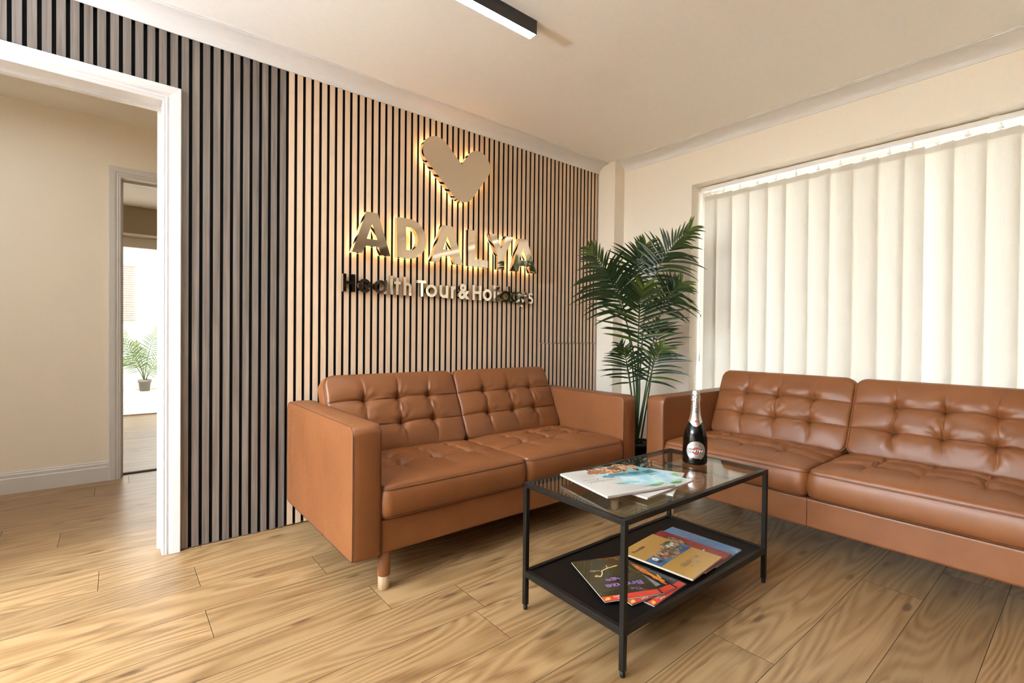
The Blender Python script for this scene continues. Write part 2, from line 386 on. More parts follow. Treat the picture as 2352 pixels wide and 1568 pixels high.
# hall beyond the doorway
HY = 1.5; HX0, HX1, HZ = 0.030, 0.80, 1.965
mb = MB(); mb.box(-4.4, HX0 - 0.025, HY, HY + 0.115, 0, Z1); mb.box(HX1 + 0.025, 2.6, HY, HY + 0.115, 0, Z1); mb.box(HX0 - 0.025, HX1 + 0.025, HY, HY + 0.115, HZ + 0.025, Z1)
struct(mb.build('wall_hall', 'cream'))
struct(MB().box(2.5, 2.6, 0.12, 4.5, 0, Z1).build('wall_hall_end', 'cream'))
mb = MB(); mb.box(-4.4, -1.3, 4.2, 4.5, 0, Z1); mb.box(-1.3, 2.5, 4.15, 4.42, 2.027, Z1); mb.box(1.9, 2.5, 4.2, 4.5, 0, 2.027)
struct(mb.build('wall_far_room', 'olive'))
mb = MB(); mb.box(-1.3, 1.9, 4.42, 4.5, 1.912, 2.32); mb.box(-1.3, 1.9, 4.44, 4.5, -0.002, 0.016); mb.box(-1.3, -1.22, 4.42, 4.5, 0, 1.912); mb.box(1.82, 1.9, 4.42, 4.5, 0, 1.912)
struct(mb.build('door_3', 'pvc', bevel=0.004))
mb = MB(); mb.box(-1.4, 2.6, 7.5, 7.6, 0, 2.9)
struct(mb.build('wall_sunroom', 'white'))
mb = MB(); mb.box(-1.4, 2.6, 7.485, 7.5, 0, 0.13); struct(mb.build('baseboard_sunroom', 'white', bevel=0.004))
mb = MB(); mb.box(2.5, 2.6, 4.5, 7.5, 0, 2.9); struct(mb.build('wall_sunroom_side', 'white'))

def tint_glass():
    t = NT('daylight_dimming_glazing'); tr = t.n('ShaderNodeBsdfTransparent'); n = t.noise(t.coords(), 2, 2); t.l(t.ramp(n, [(0.3, (0.95, 0.96, 0.95)), (0.7, (0.97, 0.975, 0.97))]), tr.inputs[0]); t.l(tr.outputs[0], t.out.inputs[0]); return t.m
M['roof_glass'] = tint_glass()
struct(MB().box(-1.4, 2.6, 4.42, 7.6, 2.9, 2.92).build('sunroom_dimming_roof', 'roof_glass'))  # unseen roof, added to dim the daylight in the sunroom
mb = MB(); mb.box(-1.5, -1.4, 4.5, 7.6, 0, 2.9); struct(mb.build('wall_sunroom_left', 'white'))
# coving
def coving_profile(n=9):
    c, h = 0.1057, 0.0637
    pts = [(0.0, -h), (0.004, -h)]
    for i in range(n + 1):
        a = PI / 2 * i / n; pts.append((0.004 + (c - 0.014) * (1 - cos(a)), -h + 0.003 + (h - 0.011) * sin(a)))
    pts += [(c - 0.010, -0.004), (c, -0.004), (c, 0.0)]
    return pts
def coving(name, fn, a, b):
    pr = coving_profile(); mb = MB()
    mb.grid([[fn(t, d, CEIL + z) for d, z in pr] for t in (a, b)], smooth=False)
    return struct(mb.build(name, 'coving', fixn=False))
coving('trim_1', lambda t, d, z: (t, -d, z), -4.4, 2.9855)
coving('trim_2', lambda t, d, z: (XW - d, t, z), -0.163, -5.6)
# skirting in the hall
mb = MB(); pr = [(0.0, 0.0), (0.015, 0.0), (0.015, 0.088), (0.012, 0.094), (0.012, 0.112), (0.007, 0.116), (0.006, 0.124), (0.0, 0.126)]
mb.grid([[(x, HY - d, z) for d, z in pr] for x in (-4.4, HX0 - 0.063)], smooth=False)
struct(mb.build('baseboard_hall', 'white', fixn=False))
mb = MB(); mb.grid([[(XW - d, y, z) for d, z in pr] for y in (-0.163, WY0)], smooth=False); struct(mb.build('baseboard_right', 'white', fixn=False))

# door frames: moulded architrave swept round the opening
ARCH = [(0.0, 0.0), (0.0, 0.010), (0.006, 0.013), (0.010, 0.011), (0.016, 0.0155), (0.024, 0.0125), (0.030, 0.018), (0.036, 0.020), (0.064, 0.022), (0.067, 0.018), (0.067, 0.0)]
def doorframe(name, x0, x1, zt, yf, yb, aw=1.0, stop=True):
    """architrave on the near face (plane y = yf, towards -y) with a lining to yb"""
    fr = MB(); rows = []
    for px, pz, sx, sz in ((x0, 0, -1, 0), (x0, zt, -1, 1), (x1, zt, 1, 1), (x1, 0, 1, 0)):
        rows.append([(px + sx * w * aw, yf - d, pz + sz * w * aw) for w, d in ARCH])
    fr.grid(rows, smooth=False)
    fr.box(x0 - 0.028, x0, yf - 0.001, yb, 0, zt); fr.box(x1, x1 + 0.028, yf - 0.001, yb, 0, zt); fr.box(x0 - 0.028, x1 + 0.028, yf - 0.001, yb, zt, zt + 0.028)
    if stop:
        ym = (yf + yb) / 2 + 0.015
        fr.box(x0, x0 + 0.012, ym, ym + 0.03, 0, zt); fr.box(x1 - 0.012, x1, ym, ym + 0.03, 0, zt); fr.box(x0 + 0.012, x1 - 0.012, ym, ym + 0.03, zt - 0.012, zt)
    return struct(fr.build(name, 'white', fixn=False))
doorframe('door_1', DX0, 0.1565, 1.955, 0.004, 0.12)
doorframe('door_2', HX0, HX1, HZ, HY, HY + 0.115, 0.93)
struct(MB().box(HX0, HX1, HY + 0.085, HY + 0.122, -0.001, 0.007).build('trim_3', 'floor_gap', bevel=0.003))

# ------------------------------------------------------------------ window, vertical blind
WX = XW + 0.20
mb = MB()
mb.box(WX, WX + 0.06, WY1, WY0, WZ - 0.075, WZ); mb.box(WX, WX + 0.06, WY1, WY0, 0.0, 0.10)
for y in (WY0 - 0.0, -1.62, -2.5, WY1 + 0.065): mb.box(WX, WX + 0.06, y - 0.065, y, 0.10, WZ - 0.075)
w1 = struct(mb.build('window_1', 'pvc', bevel=0.004))
mb = MB(); mb.box(WX + 0.025, WX + 0.031, WY1 + 0.05, WY0 - 0.05, 0.09, WZ - 0.07); mb.build('pane', 'glass', w1)
BX = XW + 0.118
vb = thing('vertical_blind', 'cream fabric vertical blind hanging in the window behind the right sofa', 'blind', (BX, -1.95, 0))
bo = Vector((BX, -1.95, 0))
mb = MB(); mb.box(-0.026, 0.026, -1.37, 1.185, 1.992, 2.020); mb.box(-0.028, 0.028, 1.185, 1.195, 1.990, 2.021)
for y in (0.95, 0.35, -0.28, -0.9): mb.box(-0.030, 0.015, y - 0.018, y + 0.018, 2.019, 2.024)
mb.build('headrail', 'pvc', vb, bevel=0.002)
edges = [-0.873, -0.980, -1.093, -1.210, -1.317, -1.443, -1.556, -1.668, -1.784, -1.896, -1.979, -2.091, -2.207, -2.320, -2.434, -2.548, -2.662, -2.776, -2.890, -3.004, -3.118, -3.232]
for i, e in enumerate(edges):
    ang = math.radians(9 + (i * 37 % 5) * 0.8); 
    if i == 11: ang = math.radians(20)
    w = 0.127 if i == 0 else ((edges[i - 1] - e) + 0.022) / cos(ang)
    ry, rx = e, -0.018                       # room-side edge
    ly, lx = e + w * cos(ang), -0.018 + w * sin(ang)
    if i == 0: ly = min(ly, -0.772)
    mb = MB(); n = 8; rows = []
    lean = -0.006 * (1 + (i % 3) * 0.4)
    for z in (0.06, 0.5, 1.0, 1.5, 1.955):
        k = (1.955 - z) / 1.9
        rows.append([(rx + (lx - rx) * t / n + 0.0015 * sin(PI * t / n), ry + (ly - ry) * t / n - bo.y + lean * k * 1.2, z) for t in range(n + 1)])
    mb.grid(rows, 0, True)
    top = [(rx + (lx - rx) * t / n - 0.0022, ry + (ly - ry) * t / n - bo.y) for t in range(n + 1)]
    mb.grid([[(x, y, z) for x, y in top] for z in (1.925, 1.957)], 0, True)
    va = mb.build('vane', 'blind', vb, fixn=False)
    cy, cx = (ry + ly) / 2 - bo.y, (rx + lx) / 2
    hb = MB(); hb.box(cx - 0.002, cx + 0.002, cy - 0.004, cy + 0.004, 1.953, 1.993); hb.box(cx - 0.006, cx + 0.006, cy - 0.011, cy + 0.011, 1.962, 1.972)
    hb.build('hanger', 'pvc', va, bevel=0.001)
mb = MB()
for dx, zz in ((-0.010, 0.85), (0.004, 0.82)): mb.tube([(dx, 1.188 - 0.004, 1.99), (dx - 0.002, 1.190, 1.4), (dx, 1.192, zz)], 0.0011, 6)
mb.tube([(-0.010, 1.192, 0.85), (-0.010, 1.192, 0.80)], 0.004, 8); mb.tube([(-0.008, 1.190, 1.13), (-0.008, 1.190, 1.11)], 0.003, 8)
mb.build('pull_cord', 'cord', vb)

# ------------------------------------------------------------------ slatted acoustic panels on the wall
def slat_panel(name, label, x0, x1, z0, z1, mat, first, skip=None, wid=0.027, lab2=None):
    t = thing(name, label, 'wall panel', (x0, 0.0, z0)); fe = MB(); sl = MB()
    if skip is None: fe.box(0, x1 - x0, 0.0135, 0.0215, 0, z1 - z0)
    else:
        a, b, zz = skip
        if a > x0: fe.box(0, a - x0, 0.0135, 0.0215, 0, z1 - z0)
        fe.box(max(a, x0) - x0, min(b, x1) - x0, 0.0135, 0.0215, zz - z0, z1 - z0)
        if b < x1: fe.box(b - x0, x1 - x0, 0.0135, 0.0215, 0, z1 - z0)
    fe.build('felt_backing', 'felt', t)
    x = first
    while x < x1 - 0.004:
        a, b = max(x, x0), min(x + wid, x1 - 0.0005)
        if b - a > 0.003:
            za = z0
            if skip and a < skip[1] and b > skip[0]:
                if b < skip[1] + 0.004: za = skip[2]
                else: a = max(a, skip[1])
            k = len(sl.m); sl.box(a - x0, b - x0, 0.0, 0.0136, za - z0, z1 - z0, 1); sl.m[k + 2] = 0
        x += 0.04
    sl.build('slats', [mat, 'mdf'], t)
    return t
ZT = CEIL - 0.0637 + 0.004
slat_panel('slat_panel', 'grey wood slat panel with black felt gaps around the doorway', -2.0, 0.6635, 0.003, ZT, 'grey_slat', 0.2245 - 0.04 * 55, skip=(DX0 - 0.062, 0.2225, 2.021))
slat_panel('slat_panel', 'tall light oak slat panel behind the left sofa and the sign', 0.664, 2.349, 0.006, ZT, 'oak_slat', 0.6645)
slat_panel('slat_panel', 'upper oak slat panel in the corner beside the white pillar', 2.350, 2.985, 0.914, ZT, 'oak_slat', 2.350 - 0.0055)
slat_panel('slat_panel', 'lower oak access panel with a horizontal top joint behind the palm', 2.350, 2.985, 0.006, 0.910, 'oak_slat', 2.350 - 0.0025)

# ------------------------------------------------------------------ illuminated sign
FY = -0.065                                   # face plane of the lit letters
wf = lambda x, z, d: (x, d, z)
def lit_shape(name, label, cat, loops, group, faces=None):
    xs = [p[0] for p in loops[0]]; zs = [p[1] for p in loops[0]]; cx, cz = (min(xs) + max(xs)) / 2, min(zs)
    t = thing(name, label, cat, (cx, 0, cz), 0, group)
    fn = lambda x, z, d: (x - cx, d, z - cz)
    mb = MB(); mb.prism(loops, fn, -0.028, FY, 0, 1)
    mb.build('metal_shell', ['gold_flat', 'gold'], t)
    led = MB(); led.prism([loops[0]] + loops[1:], fn, -0.026, -0.0275, 0); led.build('led_backlight', 'halo', t)
    for q in (0.3, 0.7):
        st = MB(); px, pz = loops[0][int(len(loops[0]) * q)]
        gx, gz = sum(xs) / len(xs), sum(zs) / len(zs); px += (gx - px) * 0.12; pz += (gz - pz) * 0.12
        st.tube([fn(px, pz, -0.026), fn(px, pz, -0.0003)], 0.003, 8); st.build('standoff', 'nickel', t)
    return t
zb, zc = 1.3975, 1.6215
def letter_A(x0, ap0, ap1, x1, f0, f1):
    H = zc - zb
    out = [(x0, zb), (f0, zb), (f0 + 0.0145, zb + 0.042), (f1 - 0.0145, zb + 0.042), (f1, zb), (x1, zb), (ap1, zc), (ap0, zc)]
    c = (ap0 + ap1) / 2
    hole = [(c - 0.030, zb + 0.079), (c + 0.030, zb + 0.079), (c, zb + 0.163)]
    return [out, hole]
def letter_D(x0, x1):
    w = x1 - x0; r = (zc - zb) / 2; cz = (zc + zb) / 2
    out = [(x0, zb)] + [(x1 - r * 0.93 + r * 0.93 * cos(a), cz + r * sin(a)) for a in [(-PI / 2 + PI * i / 24) for i in range(25)]] + [(x0, zc)]
    r2 = r - 0.047; xi = x0 + 0.052
    hole = [(xi, cz - r2)] + [(x1 - r * 0.93 + (r * 0.93 - 0.053) * cos(a), cz + r2 * sin(a)) for a in [(-PI / 2 + PI * i / 20) for i in range(21)]] + [(xi, cz + r2)]
    return [out, hole]
def letter_L(x0, x1): return [[(x0, zb), (x1, zb), (x1, zb + 0.046), (x0 + 0.051, zb + 0.046), (x0 + 0.051, zc), (x0, zc)]]
def letter_Y(x0, x1):
    c = (x0 + x1) / 2
    return [[(c - 0.027, zb), (c + 0.027, zb), (c + 0.027, zb + 0.088), (x1, zc), (x1 - 0.060, zc), (c, zb + 0.137), (x0 + 0.060, zc), (x0, zc), (c - 0.027, zb + 0.088)]]
GL = 'backlit gold letters on the slat wall'
lit_shape('backlit_letter', 'backlit mirror gold letter A, first of the large word, above the lower line', 'letter', letter_A(0.963, 1.040, 1.104, 1.179, 1.018, 1.124), GL)
lit_shape('backlit_letter', 'backlit mirror gold letter D in the large word', 'letter', letter_D(1.218, 1.400), GL)
lit_shape('backlit_letter', 'backlit mirror gold letter A between the large D and L', 'letter', letter_A(1.433, 1.511, 1.579, 1.656, 1.489, 1.600), GL)
lit_shape('backlit_letter', 'backlit mirror gold letter L in the large word', 'letter', letter_L(1.695, 1.848), GL)
lit_shape('backlit_letter', 'backlit mirror gold letter Y in the large word', 'letter', letter_Y(1.854, 2.055), GL)
lit_shape('backlit_letter', 'backlit mirror gold letter A, last of the large word', 'letter', letter_A(2.049, 2.111, 2.179, 2.269, 2.102, 2.213), GL)
def capsule(c0, c1, r, n=24):
    d = Vector((c1[0] - c0[0], c1[1] - c0[1])); a = math.atan2(d.y, d.x)
    return arc(c0[0], c0[1], r, a + PI / 2, a + 3 * PI / 2, n) + arc(c1[0], c1[1], r, a - PI / 2, a + PI / 2, n)
def heart():
    ca, cb, cc = (1.468, 2.040), (1.650, 1.876), (1.769, 2.031); ra, rb, rc = 0.0935, 0.0935, 0.090
    t = thing('heart_sign', 'backlit mirror gold heart mounted above the large letters', 'sign', (1.62, 0, 1.78))
    fn = lambda x, z, d: (x - 1.62, d, z - 1.78)
    mb = MB(); mb.prism([capsule(ca, cb, ra)], fn, -0.028, FY - 0.0006, 0, 1); mb.build('long_lobe', ['gold_flat', 'gold'], t)
    mb = MB(); mb.prism([capsule(cc, (1.652, 1.874), rc)], fn, -0.0282, FY, 0, 1); mb.build('short_lobe', ['gold_flat', 'gold'], t)
    led = MB(); led.prism([capsule(ca, cb, ra - 0.002)], fn, -0.0262, -0.0275); led.prism([capsule(cc, (1.652, 1.874), rc - 0.002)], fn, -0.0258, -0.0272)
    led.build('led_backlight', 'halo', t)
    for x, z in ((1.42, 2.02), (1.56, 1.90), (1.80, 2.0), (1.70, 1.84)):
        st = MB(); st.tube([fn(x, z, -0.026), fn(x, z, -0.0003)], 0.003, 8); st.build('standoff', 'nickel', t)
heart()
# lower line: geometric sans letters, each cut from mirror sheet
B0, CAPH, XH, STW = 1.1905, 0.0945, 0.076, 0.0175
def seg(mb, x0, z0, x1, z1, w, d):
    dx, dz = x1 - x0, z1 - z0; L = math.hypot(dx, dz); nx, nz = -dz / L * w / 2, dx / L * w / 2
    mb.prism([[(x0 + nx, z0 + nz), (x0 - nx, z0 - nz), (x1 - nx, z1 - nz), (x1 + nx, z1 + nz)]], wf, -0.004, d)
def ringp(mb, cx, cz, rx, rz, w, a0, a1, d, n=28):
    o = [(cx + rx * cos(a0 + (a1 - a0) * i / n), cz + rz * sin(a0 + (a1 - a0) * i / n)) for i in range(n + 1)]
    q = [(cx + (rx - w) * cos(a0 + (a1 - a0) * i / n), cz + (rz - w) * sin(a0 + (a1 - a0) * i / n)) for i in range(n + 1)]
    mb.prism([o + q[::-1]], wf, -0.004, d)
def glyph(ch, x0, x1):
    mb = MB(); w = STW; D = -0.022; D2 = -0.0223; c = (x0 + x1) / 2; rx = (x1 - x0) / 2; rz = XH / 2; cz = B0 + rz
    if ch == 'H':
        mb.box(x0, x0 + w, D, -0.004, B0, B0 + CAPH); mb.box(x1 - w, x1, D, -0.004, B0, B0 + CAPH); mb.box(x0 + w, x1 - w, D, -0.004, B0 + 0.040, B0 + 0.057)
    elif ch == 'T':
        mb.box(c - w / 2, c + w / 2, D, -0.004, B0, B0 + CAPH - 0.016); mb.box(x0, x1, D2, -0.004, B0 + CAPH - 0.016, B0 + CAPH)
    elif ch == 'o': ringp(mb, c, cz, rx, rz, w, 0, 2 * PI, D, 40)
    elif ch in 'ad':
        cc = (x0 + x1) / 2; ringp(mb, cc, cz, rx, rz, w, 0, 2 * PI, D, 40)
        mb.box(x1 - w, x1, D2, -0.004, B0, B0 + (XH if ch == 'a' else 0.106))
    elif ch == 'e':
        ringp(mb, c, cz, rx, rz, w, 0.0, 2 * PI - 0.62, D, 36); mb.box(x0 + w * 0.7, x1 - 0.001, D2, -0.004, cz - 0.008, cz + 0.006)
    elif ch == 'l': mb.box(x0, x1, D, -0.004, B0, B0 + 0.106)
    elif ch == 'i':
        mb.box(x0 + 0.001, x1 - 0.001, D, -0.004, B0, B0 + XH); mb.prism([arc(c, B0 + XH + 0.018, 0.0115, 0, 2 * PI, 16)[:-1]], wf, -0.004, D)
    elif ch == 't':
        mb.box(c - w / 2, c + w / 2, D, -0.004, B0, B0 + 0.098); mb.box(x0, x1, D2, -0.004, B0 + XH - 0.016, B0 + XH)
    elif ch == 'h':
        mb.box(x0, x0 + w, D, -0.004, B0, B0 + 0.106); ringp(mb, c, B0 + XH - rx, rx, rx, w, 0, PI, D2, 20); mb.box(x1 - w, x1, D2, -0.004, B0, B0 + XH - rx)
    elif ch == 'u':
        mb.box(x0, x0 + w, D2, -0.004, B0 + rx, B0 + XH); ringp(mb, c, B0 + rx, rx, rx, w, PI, 2 * PI, D2, 20); mb.box(x1 - w, x1, D, -0.004, B0, B0 + XH)
    elif ch == 'r':
        mb.box(x0, x0 + w, D, -0.004, B0, B0 + XH); ringp(mb, x1 - 0.002, B0 + XH - 0.028, x1 - x0 - 0.004, 0.029, w, PI * 0.5, PI * 0.95, D2, 12)
    elif ch == 'y':
        seg(mb, x0 + w * 0.45, B0 + XH, c + 0.002, B0 + 0.004, w, D); seg(mb, x1 - w * 0.45, B0 + XH, c - 0.016, B0 - 0.027, w, D2)
    elif ch == 's':
        r = 0.0225; ringp(mb, c, B0 + XH - r, rx, r, w * 0.82, 0.45, 1.5 * PI, D, 20); ringp(mb, c, B0 + r - 0.001, rx, r + 0.002, w * 0.82, -PI * 0.85, 0.5 * PI, D2, 20)
    elif ch == '&':
        pts, fs = text_tris('&', 0.035); a, b = min(p[0] for p in pts), max(p[0] for p in pts); e, f = min(p[1] for p in pts), max(p[1] for p in pts)
        P = [(x0 + (x - a) / (b - a) * (x1 - x0), B0 + (y - e) / (f - e) * (CAPH + 0.002)) for x, y in pts]
        mb.add([(x, D, z) for x, z in P], fs); mb.add([(x, -0.004, z) for x, z in P], fs)
        cnt = {}
        for fc in fs:
            for i in range(len(fc)):
                k = (fc[i], fc[(i + 1) % len(fc)]); cnt[tuple(sorted(k))] = cnt.get(tuple(sorted(k)), []) + [k]
        for k, v in cnt.items():
            if len(v) == 1:
                i, j = v[0]; mb.add([(P[i][0], D, P[i][1]), (P[j][0], D, P[j][1]), (P[j][0], -0.004, P[j][1]), (P[i][0], -0.004, P[i][1])], [(0, 1, 2, 3)])
    # bring the origin to the letter's foot
    z0 = min(v[2] for v in mb.v); mb.v = [(v[0] - c, v[1], v[2] - z0) for v in mb.v]
    pin = (0.0 if ch in 'litrTy' else -rx + w / 2)
    mb.tube([(pin if ch not in 'r' else -rx + w / 2, -0.005, 0.03), (pin if ch not in 'r' else -rx + w / 2, 0.001, 0.03)], 0.003, 6)
    return mb, (c, 0, z0)
XS = [(0.932, 0.998), (1.014, 1.087), (1.103, 1.180), (1.198, 1.216), (1.222, 1.263), (1.281, 1.331), (1.372, 1.427), (1.425, 1.502), (1.519, 1.581), (1.601, 1.635), (1.655, 1.738), (1.762, 1.830), (1.842, 1.916), (1.928, 1.947), (1.958, 1.979), (1.991, 2.070), (2.078, 2.156), (2.150, 2.223), (2.235, 2.278)]
WH = ['H, first letter of the lower line', 'e in Health', 'a in Health', 'l in Health', 't in Health', 'h, last letter of Health', 'T, first letter of Tour', 'o in Tour', 'u in Tour', 'r, last letter of Tour', 'ampersand between Tour and Holidays', 'H, first letter of Holidays', 'o in Holidays', 'l in Holidays', 'i with a dot in Holidays', 'd in Holidays', 'a in Holidays', 'y in Holidays', 's, last letter of the lower line']
for ch, (a, b), wtxt in zip('HealthTour&Holidays', XS, WH):
    mb, loc = glyph(ch, a, b)
    o = mb.build('mirror_letter', 'nickel', loc=loc)
    tag(o, 'small mirror metal ' + wtxt + ' on the slat wall', 'letter', 'small mirror letters of the lower line')

# ------------------------------------------------------------------ ceiling lights
def linear_light(loc, label, length=1.2, rz=0):
    t = thing('linear_ceiling_light', label, 'ceiling light', loc, rz); L = length / 2
    mb = MB(); mb.box(-L, L, -0.0215, 0.0215, -0.0585, 0.0); mb.box(-L, -L + 0.004, -0.0215, 0.0215, -0.060, -0.0585); mb.box(L - 0.004, L, -0.0215, 0.0215, -0.060, -0.0585)
    mb.box(-L, L, -0.0215, -0.0195, -0.060, -0.0585); mb.box(-L, L, 0.0195, 0.0215, -0.060, -0.0585)
    mb.build('housing', 'fixture', t)
    d = MB(); d.box(-L + 0.004, L - 0.004, -0.0195, 0.0195, -0.0605, -0.0586); d.build('diffuser', 'lamp', t)
    return t
la = linear_light((0.803, -0.984, CEIL), 'black linear ceiling light with a glowing white diffuser over the sofas')
dup(la, (-0.6, 0.70, CEIL), 0.0, 'black linear ceiling light in the hall beyond the doorway')
dup(la, (-3.2, 0.70, CEIL), 0.0, 'black linear light added unseen at the far end of the hall to brighten it')  # extra lamp out of view, added to brighten the hall
dup(la, (-1.9, 0.70, CEIL), 0.0, 'unseen black linear light added further along the hall to brighten it')  # another unseen lamp put in for more hall light

tl = thing('flash_stand_in', 'added black uplighter, unseen at the left, in place of a bounced flash', 'lamp', (-3.55, -1.20, 0))  # made-up lamp body under the flash stand-in, out of view
mb = MB(); mb.lathe([(0, 0), (0.13, 0), (0.13, 0.012), (0.02, 0.022), (0, 0.022)], n=32); mb.build('base', 'fixture', tl)
mb = MB(); mb.lathe([(0, 0.02), (0.011, 0.02), (0.011, 0.86), (0, 0.86)], n=16); mb.build('pole', 'fixture', tl)
mb = MB(); mb.lathe([(0.0, 0.855), (0.03, 0.855), (0.10, 0.89), (0.145, 0.945), (0.14, 0.945), (0.097, 0.895), (0.03, 0.862), (0, 0.862)], n=36); mb.build('bowl', 'fixture', tl)
# ------------------------------------------------------------------ sofas
LEAN = math.radians(24.5)
def samples(L, base, special, rr):
    s = [i / base for i in range(base + 1)]
    for q in special: s += [q + d / L for d in (-0.009, -0.005, -0.0025, 0, 0.0025, 0.005, 0.009)]
    for d in (0.0015, 0.004, 0.008, 0.013, 0.02): s += [d / L, 1 - d / L]
    s = sorted(set(round(x, 5) for x in s)); out = [s[0]]
    for x in s[1:]:
        if x - out[-1] > 0.0009 / L: out.append(x)
    out[-1] = 1.0; return out
def cushion(Wd, H, T, rows, pillow, fn, seed, seat=False, rc=0.045):
    """tufted cushion: local X in +-Wd/2, Y in 0..H, Z out of the tufted face (face at Z = T)"""
    rg = random.Random(seed); cols = (0.25, 0.5, 0.75)
    ss = samples(Wd, 72, cols, 0.02); ts = samples(H, 44, rows, 0.02)
    btn = [(c + rg.uniform(-0.008, 0.008), r + rg.uniform(-0.006, 0.006)) for c in cols for r in rows]
    fold = [(b[0], b[1], rg.uniform(0, 2 * PI), rg.choice((7, 8, 9)), rg.uniform(0.7, 1.3)) for b in btn]
    def warp(x, y):
        ax, ay = abs(x), abs(y - H / 2); a, b = (ax - (Wd / 2 - rc)) / rc, (ay - (H / 2 - rc)) / rc
        if a > 0 and b > 0:
            a2, b2 = a * math.sqrt(1 - b * b / 2), b * math.sqrt(1 - a * a / 2)
            ax, ay = Wd / 2 - rc + rc * a2, H / 2 - rc + rc * b2
        return math.copysign(ax, x), H / 2 + math.copysign(ay, y - H / 2)
    def height(s, t):
        X, Y = (s - 0.5) * Wd, t * H
        e = (1 - abs(2 * s - 1) ** 3.2) * (1 - abs(2 * t - 1) ** 3.2)
        z = pillow * max(e, 0) ** 0.8
        d = min(min(s, 1 - s) * Wd, min(t, 1 - t) * H)
        z -= 0.012 * (1 - math.sqrt(max(0, 1 - (1 - min(d / 0.014, 1)) ** 2)))
        damp = min(1, d / 0.05)
        nb = min((math.hypot((s - b[0]) * Wd, (t - b[1]) * H) for b in btn))
        for r in rows:
            dy = (t - r) * H - 0.006 * sin(PI * 4 * s) * 0.6
            z -= damp ** 0.5 * ((0.0065 * math.exp(-(dy / 0.0032) ** 2)) + (0.0065 + 0.008 * math.exp(-(nb / 0.055) ** 2)) * math.exp(-(dy / 0.024) ** 2)) * (1.35 if seat else 1.0)
        for b in btn[::len(rows)]:
            dx = (s - b[0]) * Wd + 0.012 * sin(t * 9 + b[0] * 20) * (1 - math.exp(-(nb / 0.05) ** 2))
            near = math.exp(-(nb / 0.085) ** 2)
            mid = 0.55 if (rows[0] < t < rows[-1]) else 0.0
            wgt = max(near, mid) * (1.4 if seat else 1.0); asym = 0.006 if dx > 0 else 0.0035
            z -= damp * ((0.0008 + 0.0060 * wgt) * math.exp(-(dx / asym) ** 2) + (0.0012 + 0.0062 * wgt) * math.exp(-(dx / 0.024) ** 2))
            z += damp * 0.0022 * wgt * math.exp(-((dx - 0.013) / 0.006) ** 2)
        for bx, bt, ph, k, amp in fold:
            rx, ry = (s - bx) * Wd, (t - bt) * H; r = math.hypot(rx, ry)
            z -= 0.015 * math.exp(-(r / 0.017) ** 2)
            if 0.004 < r < 0.16:
                a = math.atan2(ry, rx); w8 = sin(k * a + ph + 1.2 * sin(2 * a + ph)); w8 = w8 * abs(w8)
                z += damp * amp * (0.0036 if not seat else 0.0042) * w8 * math.exp(-((r - 0.034) / 0.036) ** 2)
        z += damp * 0.0022 * sin(7.3 * s + 2.1 * seed + 3.1 * sin(4.4 * t)) * sin(6.1 * t + seed)
        return z
    mb = MB(); rws = []
    for t in ts:
        row = []
        for s in ss:
            x, y = warp((s - 0.5) * Wd, t * H); row.append(fn(x, y, T + height(s, t)))
        rws.append(row)
    mb.grid(rws, 0, True)
    # rim loop and the side wall
    ring = [(s, 0.0) for s in ss[:-1]] + [(1.0, t) for t in ts[:-1]] + [(s, 1.0) for s in ss[:0:-1]] + [(0.0, t) for t in ts[:0:-1]]
    loop = [warp((s - 0.5) * Wd, t * H) for s, t in ring]; cx, cy = 0, H / 2
    zr = T - 0.012
    levels = [(zr, 0.0), (zr - 0.006, 0.004), (zr * 0.72, 0.010), (zr * 0.5, 0.012), (zr * 0.28, 0.010), (0.008, 0.003), (0.0, -0.006), (0.0, -0.03)]
    def outw(i, o):
        a, b = loop[i - 1], loop[(i + 1) % len(loop)]; tx, ty = b[0] - a[0], b[1] - a[1]; L = math.hypot(tx, ty) or 1
        return loop[i][0] + ty / L * o, loop[i][1] - tx / L * o
    rr = [[fn(*outw(i, o), z) for i in range(len(loop))] for z, o in levels]
    mb.grid(rr, 0, True, closed=True)
    mb.add([fn(x * 0.9, H / 2 + (y - H / 2) * 0.9, 0.0) for x, y in loop], [tuple(range(len(loop)))], 0)
    pp = MB(); th = MB()
    pth = [fn(*outw(i, 0.0012), zr + 0.0005) for i in range(len(loop))]
    pp.tube(pth, 0.0021, 6, closed=True)
    pp.tube([fn(*outw(i, 0.0035), zr - 0.0042) for i in range(len(loop))], 0.0009, 5, m=1, closed=True)
    if seat: pp.tube([fn(*outw(i, 0.0042), 0.0105) for i in range(len(loop))], 0.0016, 6, m=1, closed=True)
    for r in rows:                            # thread in the cross seams, dark to paint in the crease shade
        for k in range(1):
            q = []
            for s in ss:
                t = r + 0.006 * sin(PI * 4 * s) * 0.6 / H
                if 0.004 < s < 0.996:
                    x, y = warp((s - 0.5) * Wd, t * H); q.append(fn(x, y, T + height(s, t) + 0.0002))
            pp.tube(q, 0.0014, 5, m=1)
    return mb, pp
